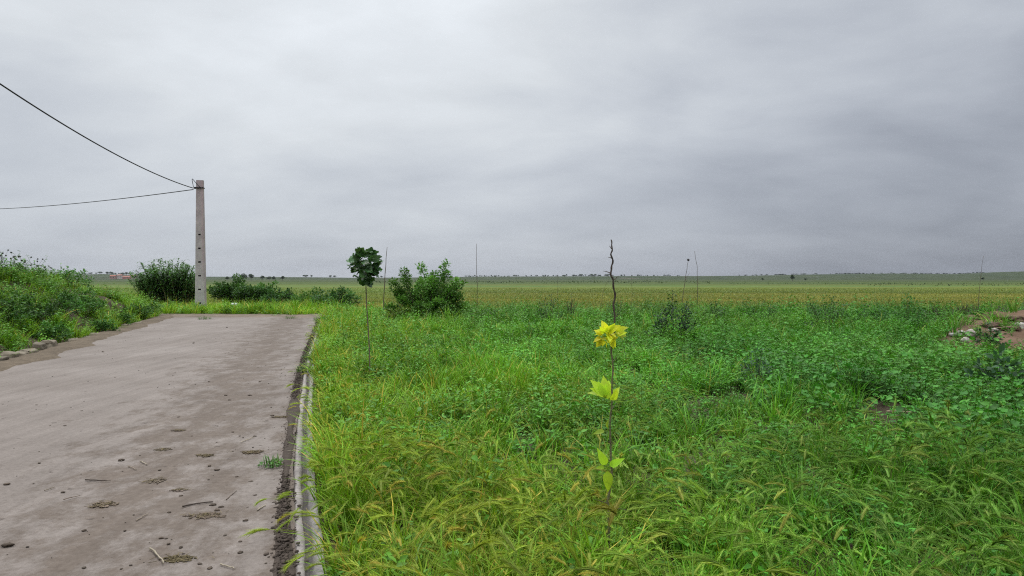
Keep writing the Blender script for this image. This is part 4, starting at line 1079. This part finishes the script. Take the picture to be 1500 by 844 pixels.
# low crumbled patches
def patch(px, py, w, d_, col, label, seed, n=60):
    Y_ = CZ / ((py - HY) / F); x_ = (px - CX) / F * Y_; r = np.random.default_rng(seed); mb = MB()
    for i in range(n):
        a = r.uniform(0, 6.28); q_ = r.random() ** .55 * (.55 + .9 * fbm(np.array([a * 1.3]), np.array([seed * 1.7]), seed, 2)[0]); s_ = r.uniform(.003, .012) * (1.2 - .5 * q_)
        lump(mb, (math.cos(a) * q_ * w / 2, math.sin(a) * q_ * d_ / 2, .000), (s_ * 1.6, s_ * 1.6, s_ * .35), i, .4, 1, np.array(col) * r.uniform(.7, 1.3))
    for i in range(n // 2):
        a = r.uniform(0, 6.28); c_ = np.array([r.normal(0, w / 4), r.normal(0, d_ / 4), .006]); l_ = r.uniform(.02, .06)
        dv = np.array([math.cos(a), math.sin(a), r.uniform(-.05, .2)]) * l_; tube(mb, [c_ - dv / 2, c_, c_ + dv / 2], .0015, 3, np.array((.2, .16, .09)) * r.uniform(.5, 1.1), False)
    return tag(mb.build('mud_crumbs', M_soil, loc=(x_, Y_, .004)), label, 'mud', 'crumbled mud patches')
BR = (.13, .10, .07)
patch(258, 822, .20, .10, (.10, .08, .045), 'strawy mud patch beside the pale straw stick', 201, 80)
patch(225, 706, .16, .13, (.15, .12, .09), 'crumbled mud patch in the middle of the road', 202)
patch(258, 720, .12, .08, (.14, .11, .09), 'small mud patch just right of the middle one', 203, 40)
patch(237, 660, .17, .10, (.10, .08, .06), 'dark mud patch left of the muddy strip', 204)
patch(300, 669, .17, .09, (.09, .07, .05), 'dark mud patch right of the one beside it', 205)
patch(367, 664, .22, .12, (.10, .075, .05), 'mud and dry leaf patch near the gutter weed', 206, 80)
patch(150, 741, .17, .16, (.15, .115, .085), 'brown smeared mud patch at the near left of the road', 207, 70)
patch(412, 612, .25, .1, (.11, .085, .06), 'straw litter patch by the soil ridge', 208, 70)
patch(260, 632, .14, .08, (.09, .07, .055), 'small dark mud patch farther up the road', 209, 40)
patch(300, 758, .26, .12, (.13, .10, .075), 'spread mud patch below the bent twig', 210, 90)

# weed tufts on the road
def road_weed(px, py, w, h, n, col, label, seed):
    Y_ = CZ / ((py - HY) / F); x_ = (px - CX) / F * Y_; r = np.random.default_rng(seed); o = empty('weed_tuft', (x_, Y_, 0), 0, 1, label, 'weed')
    mb = grass_tuft(r, n, h, w * .35, .004, (col,), .1); mb.build('blades', M_leaf, o)
    mb = groundcover(r, n, w * .5, .035, col, h * .5); mb.build('leaves', M_leaf, o); return o
road_weed(396, 684, .24, .09, 50, (.07, .16, .035), 'green weed tuft growing on the road near the gutter', 221)
road_weed(445, 546, .35, .16, 70, (.08, .15, .04), 'grassy weed tuft growing over the soil ridge', 222)
road_weed(452, 527, .3, .14, 50, (.08, .15, .04), 'farther weed tuft on the soil ridge', 223)

road_weed(300, 468, .7, .16, 70, (.08, .15, .04), 'grassy tuft at the far end of the road below the pole', 224)
road_weed(425, 467, .6, .14, 60, (.08, .15, .04), 'grassy tuft at the far end of the road near its right corner', 225)
road_weed(466, 470, .5, .2, 70, (.08, .16, .04), 'grassy tuft on the far right corner of the road', 226)
# pale litter by the low bush
mb = MB(); lump(mb, (0, 0, 0), (.26, .16, .12), 5, .5, 3, (.6, .6, .6), 2.2); c = at(342, 449, 37); tag(mb.build('white_rag', M_stone, loc=(c[0], 37, gz(c[0], 37) + .12)), 'white rag lying at the foot of the low dark bush', 'litter')

# ------------------------------------------------------------------ distance: trees, hedges, houses
def far_tree(seed, h=6, w=4.5, trunk=.28):
    r = np.random.default_rng(seed); mt, mc = MB(), MB()
    tube(mt, [(0, 0, 0), (.05, 0, h * .2), (.0, .05, h * .5)], [.22, .17, .1], 6, (.07, .055, .04))
    cs = []
    for k in range(7):
        d = rnd_dir(1, r, -.2, 1)[0]; c0 = np.array([d[0] * w * .3, d[1] * w * .3, h * .58 + d[2] * h * .24]); cs.append(c0)
        tube(mt, [(0, 0, h * .3), c0 * .6 + np.array([0, 0, h * .15]), c0], [.09, .06, .03], 4, (.07, .055, .04))
    for c0 in cs:
        n = 90; D = rnd_dir(n, r); P = c0 + D * (w * .24 * r.random(n) ** .4)[:, None]
        scatter(mc, quadleaf(.42), P, nrm(D + r.normal(0, .4, (n, 3))), rnd_dir(n, r, .2, 1), .55 * h / 6, vary(np.array((.04, .062, .03)) * r.uniform(.7, 1.3), n, r, .3, .1))
    return mt, mc
trees = []
for k in range(4):
    mt, mc = far_tree(300 + k, 6, (4.5, 5.5, 3.8, 6.5)[k])
    trees.append((mt.mesh('trunk', M_bark), mc.mesh('crown', M_leaf)))
def place_tree(px, D, hgt, label, group, z=None, k=0, wide=1.0, cat='tree'):
    x_ = (px - CX) / F * D; s_ = hgt / 6
    zg = z if z is not None else float(height(np.array([x_]), np.array([D]))[0])
    o = empty('distant_tree', (x_, D, zg), (px * 7.3) % 6.28, 1, label, cat, group); o.scale = (s_ * wide, s_ * wide, s_)
    for nm, me in zip(('trunk', 'crown'), trees[k % 4]):
        c_ = bpy.data.objects.new(nm, me); COL.objects.link(c_); c_.parent = o
    return o
def hillz(px, D):
    tt_ = sstep(850, 1900, D) ** 1.2 if D <= 1900 else 1
    return float(PLAIN - .5 + (hill_top(px) - PLAIN + .5) * tt_) - .3
place_tree(1161, 520, 5.0, 'lone dark tree standing in the plain right of the sapling', 'trees on the plain', k=2)
place_tree(1440, 560, 3.2, 'small faint tree in the plain at far right', 'trees on the plain', k=0)
place_tree(1180, 640, 2.5, 'low dark bush right of the lone plain tree', 'trees on the plain', k=1, wide=1.4)
place_tree(1117, 640, 2.5, 'low dark bush left of the lone plain tree', 'trees on the plain', k=3)
for (px, D, hh, w_, lab) in ((333, 700, 4.2, 1.0, 'leftmost small tree of the group right of the pole'), (342, 705, 5.0, 1.2, 'second small tree of the group right of the pole'), (357, 700, 7.2, 1.1, 'tallest tree in the distant group right of the pole'), (368, 708, 7.0, 1.1, 'tree just right of the tallest in the distant group'), (384, 700, 5.2, 1.2, 'small tree between the tall pair and the hedge trees'), (395, 705, 4.2, 1.3, 'low tree in the middle of the distant row'), (401, 700, 4.4, 1.0, 'small dark tree right of the low middle one'), (414, 705, 4.8, 1.4, 'broad tree at the right end of the distant row')):
    place_tree(px, D, hh, lab, 'distant trees right of the pole', k=int(px) % 4, wide=w_)
r = np.random.default_rng(400)
for px in np.concatenate([r.uniform(680, 1000, 105), r.uniform(820, 900, 20)]):
    D = 1850 + r.uniform(-250, 60); big = 1.35 if 820 < px < 900 else 1
    place_tree(px, D, r.uniform(2.2, 4.8) * big, 'small dark tree in the row along the hazy low ridge', 'trees along the low ridge', hillz(px, D), int(r.integers(4)), r.uniform(1, 1.6))
for px in r.uniform(1080, 1440, 110):
    D = 1880 + r.uniform(-40, 30)
    place_tree(px, D, r.uniform(1.6, 3.6), 'low scrubby tree on the crest of the right hill', 'trees along the right hill crest', hillz(px, D), int(r.integers(4)), r.uniform(2, 3.6))
for px in np.concatenate([r.uniform(85, 215, 40), r.uniform(430, 560, 14)]):
    D = 1750 + r.uniform(-200, 150)
    place_tree(px, D, r.uniform(3.5, 7.0), 'dark tree covering the low hill beyond the bank' if px < 300 else 'tiny dark tree on the skyline beyond the road end', 'trees on the left hill' if px < 300 else 'trees on the skyline', hillz(px, D), int(r.integers(4)), r.uniform(1.2, 2))
# hedge lines in the plain
def hedge(px1, px2, D, h, label, seed):
    r = np.random.default_rng(seed); x1, x2 = (px1 - CX) / F * D, (px2 - CX) / F * D; n = int((x2 - x1) * 5); mb = MB()
    x_ = r.uniform(0, x2 - x1, n); keep = fbm(x_ * .05, x_ * 0, seed, 3) > .27; x_ = x_[keep]; n = len(x_)
    P = np.stack([x_, r.normal(0, .7, n), h * r.random(n) ** .8], 1)
    scatter(mb, quadleaf(.45), P, rnd_dir(n, r, -.2, 1), rnd_dir(n, r, 0, 1), r.uniform(.5, 1.0, n) * h * .6, vary((.035, .055, .022), n, r, .3))
    return tag(mb.build('field_hedge', M_leaf, loc=(x1, D, PLAIN)), label, 'hedge', 'hedges across the plain')
hedge(520, 1040, 300, 1.0, 'long thin dark hedge line across the middle of the plain', 501)
hedge(1070, 1340, 250, .6, 'dark hedge line across the plain under the lone tree', 502)
hedge(1260, 1560, 200, .7, 'dark hedge line across the plain at the right', 503)
hedge(905, 1010, 72, .35, 'short dark weedy line in the ochre crop behind the sapling', 504)
hedge(1090, 1300, 115, .35, 'faint dark line in the crop right of centre', 505)

# distant houses
def house(px, D, w, h, wall, roof, label, k):
    x_ = (px - CX) / F * D; o = empty('distant_house', (x_, D, hillz(px, D) if D > 900 else PLAIN), 0, 1, label, 'house', 'houses beyond the bank')
    mb = MB(); box(mb, (-w / 2, -3, -1), (w / 2, 3, h), wall); mb.build('wall', M_far, o, False)
    mb = MB(); e = .3
    v = [(-w / 2 - e, -3.3, h), (w / 2 + e, -3.3, h), (w / 2 + e, 3.3, h), (-w / 2 - e, 3.3, h), (-w / 2 - e, 0, h + 1.6), (w / 2 + e, 0, h + 1.6)]
    mb.add(v, [(0, 1, 5, 4), (2, 3, 4, 5), (3, 2, 1, 0)], [(0, 4, 3), (1, 2, 5)], roof); mb.build('roof', M_far, o, False)
    for q_ in (-.25, .22):
        mb = MB(); box(mb, (q_ * w - .5, -3.06, h * .4), (q_ * w + .5, -2.9, h * .75), (.05, .05, .06)); mb.build('window', M_far, o, False)
house(166, 1150, 9, 5, (.33, .21, .18), (.30, .12, .09), 'red roofed house at the left of the far house group', 0)
house(176, 1180, 8, 6, (.45, .38, .36), (.28, .13, .10), 'pale walled house with a red roof in the far group', 1)
house(186, 1150, 12, 4, (.36, .17, .14), (.33, .15, .12), 'long low brick red house in the far group', 2)
house(197, 1170, 8, 5.5, (.42, .33, .30), (.25, .12, .1), 'house at the right end of the far house group', 3)

mb = MB(); box(mb, (-2900, -260, -9), (2900, 2950, 45)); hz = mb.build('haze', None, smooth=False)
m = bpy.data.materials.new('haze_air'); m.use_nodes = True; m.node_tree.nodes.clear()
ho = m.node_tree.nodes.new('ShaderNodeOutputMaterial'); hv = m.node_tree.nodes.new('ShaderNodeVolumePrincipled')
hv.inputs['Density'].default_value = .00007; hv.inputs['Color'].default_value = (.85, .9, 1, 1); hv.inputs['Anisotropy'].default_value = .8
m.node_tree.links.new(hv.outputs[0], ho.inputs['Volume']); hz.data.materials.append(m); tag(hz, kind='stuff')
# ------------------------------------------------------------------ sky, light, camera
SUN_EL, SUN_AZ = math.radians(52), math.radians(-14)     # bright patch of cloud, ahead and slightly left
wd = bpy.data.worlds.new('World'); sc.world = wd; wd.use_nodes = True
nt = wd.node_tree; N, L = nt.nodes, nt.links; N.clear()
out = N.new('ShaderNodeOutputWorld'); bg = N.new('ShaderNodeBackground')
sky = N.new('ShaderNodeTexSky'); sky.sky_type = 'NISHITA'; sky.sun_disc = False; sky.sun_elevation = SUN_EL; sky.sun_rotation = SUN_AZ
bgs = N.new('ShaderNodeBackground'); bgs.inputs[1].default_value = .06; L.new(sky.outputs[0], bgs.inputs[0])
tc = N.new('ShaderNodeTexCoord'); geoV = tc.outputs['Generated']
sep = N.new('ShaderNodeSeparateXYZ'); L.new(geoV, sep.inputs[0])
zc = math_('MAXIMUM', sep.outputs[2], 0.0)
inv = math_('DIVIDE', 1.0, math_('ADD', zc, .27))
cx_ = math_('MULTIPLY', sep.outputs[0], inv); cy_ = math_('MULTIPLY', sep.outputs[1], inv)
cv = N.new('ShaderNodeCombineXYZ'); L.new(cx_, cv.inputs[0]); L.new(cy_, cv.inputs[1])
mp = N.new('ShaderNodeMapping'); mp.inputs['Rotation'].default_value = (0, 0, math.radians(38)); mp.inputs['Scale'].default_value = (.72, 1.0, 1); mp.inputs['Location'].default_value = (3.3, 1.2, 0)
L.new(cv.outputs[0], mp.inputs[0])
n1 = N.new('ShaderNodeTexNoise'); n1.inputs['Scale'].default_value = 1.9; n1.inputs['Detail'].default_value = 9; n1.inputs['Roughness'].default_value = .54; n1.inputs['Distortion'].default_value = .25; L.new(mp.outputs[0], n1.inputs['Vector'])
n2 = N.new('ShaderNodeTexNoise'); n2.inputs['Scale'].default_value = .45; n2.inputs['Detail'].default_value = 4; L.new(cv.outputs[0], n2.inputs['Vector'])
cl_ = math_('ADD', math_('MULTIPLY', math_('SUBTRACT', n1.outputs[0], .5), .95), math_('MULTIPLY', math_('SUBTRACT', n2.outputs[0], .5), .5))
# thin bright cloud around the hidden sun, thicker to the right
def dirv(px, py): v = nrm(np.array([(px - CX) / F, 1, (HY - py) / F])); return tuple(v)
def lobe(d, p_):
    dp = N.new('ShaderNodeVectorMath'); dp.operation = 'DOT_PRODUCT'; L.new(geoV, dp.inputs[0]); dp.inputs[1].default_value = d
    return math_('POWER', math_('MAXIMUM', dp.outputs['Value'], 0.0), p_)
g1 = lobe(dirv(640, -120), 14.0)
rgt = math_('MULTIPLY', math_('MAXIMUM', math_('ADD', sep.outputs[0], .05), 0.0), .25)
val = math_('ADD', math_('MULTIPLY', g1, .27), math_('MULTIPLY', zc, .46))
val = math_('ADD', val, .468)
val = math_('SUBTRACT', val, rgt)
val = math_('ADD', val, math_('MULTIPLY', math_('MAXIMUM', math_('MULTIPLY', sep.outputs[0], -1.0), 0.0), .15))
amp_ = math_('ADD', .26, math_('MULTIPLY', zc, 1.2))
val = math_('ADD', val, math_('MULTIPLY', cl_, amp_))
# the overcast zenith, out of frame overhead, is far brighter than the horizon
zen = N.new('ShaderNodeMapRange'); zen.interpolation_type = 'SMOOTHSTEP'; zen.inputs[1].default_value = .42; zen.inputs[2].default_value = .95; zen.inputs[3].default_value = 0; zen.inputs[4].default_value = 2.3
L.new(sep.outputs[2], zen.inputs[0]); val = math_('ADD', val, zen.outputs[0])
cool = N.new('ShaderNodeMapRange'); cool.inputs[1].default_value = .3; cool.inputs[2].default_value = .75; L.new(val, cool.inputs[0])
tintc = mixc(cool.outputs[0], (.90, .98, 1.15), (.95, 1.0, 1.05))
vv_ = N.new('ShaderNodeVectorMath'); vv_.operation = 'SCALE'; L.new(tintc, vv_.inputs[0]); L.new(val, vv_.inputs['Scale'])
L.new(vv_.outputs[0], bg.inputs[0]); bg.inputs[1].default_value = 1.0
mixs = N.new('ShaderNodeMixShader'); mixs.inputs[0].default_value = .94
L.new(bgs.outputs[0], mixs.inputs[1]); L.new(bg.outputs[0], mixs.inputs[2]); L.new(mixs.outputs[0], out.inputs['Surface'])

sun = bpy.data.lights.new('sun', 'SUN'); sun.energy = 1.5; sun.angle = math.radians(14); sun.color = (1, .97, .92)
so = bpy.data.objects.new('sun', sun); COL.objects.link(so)
sd = Vector((math.sin(SUN_AZ) * math.cos(SUN_EL), math.cos(SUN_AZ) * math.cos(SUN_EL), math.sin(SUN_EL)))
so.rotation_euler = sd.to_track_quat('Z', 'Y').to_euler()

cam = bpy.data.cameras.new('camera'); co = bpy.data.objects.new('camera', cam); COL.objects.link(co)
cam.sensor_width = 36; cam.lens = 36 * F / 1500; cam.clip_start = .05; cam.clip_end = 12000
co.location = (0, 0, CZ); co.rotation_euler = (math.radians(90) - math.atan((422 - HY) / F), 0, 0)
sc.camera = co

sc.render.engine = 'CYCLES'
sc.view_settings.view_transform = 'Standard'; sc.view_settings.look = 'None'; sc.view_settings.exposure = 0; sc.view_settings.gamma = 1
sc.cycles.use_denoising = False; sc.cycles.filter_width = 1.15
try: sc.cycles.denoiser = 'OPENIMAGEDENOISE'
except Exception: pass
sc.cycles.max_bounces = 6; sc.cycles.diffuse_bounces = 3; sc.cycles.transmission_bounces = 4; sc.cycles.transparent_max_bounces = 4
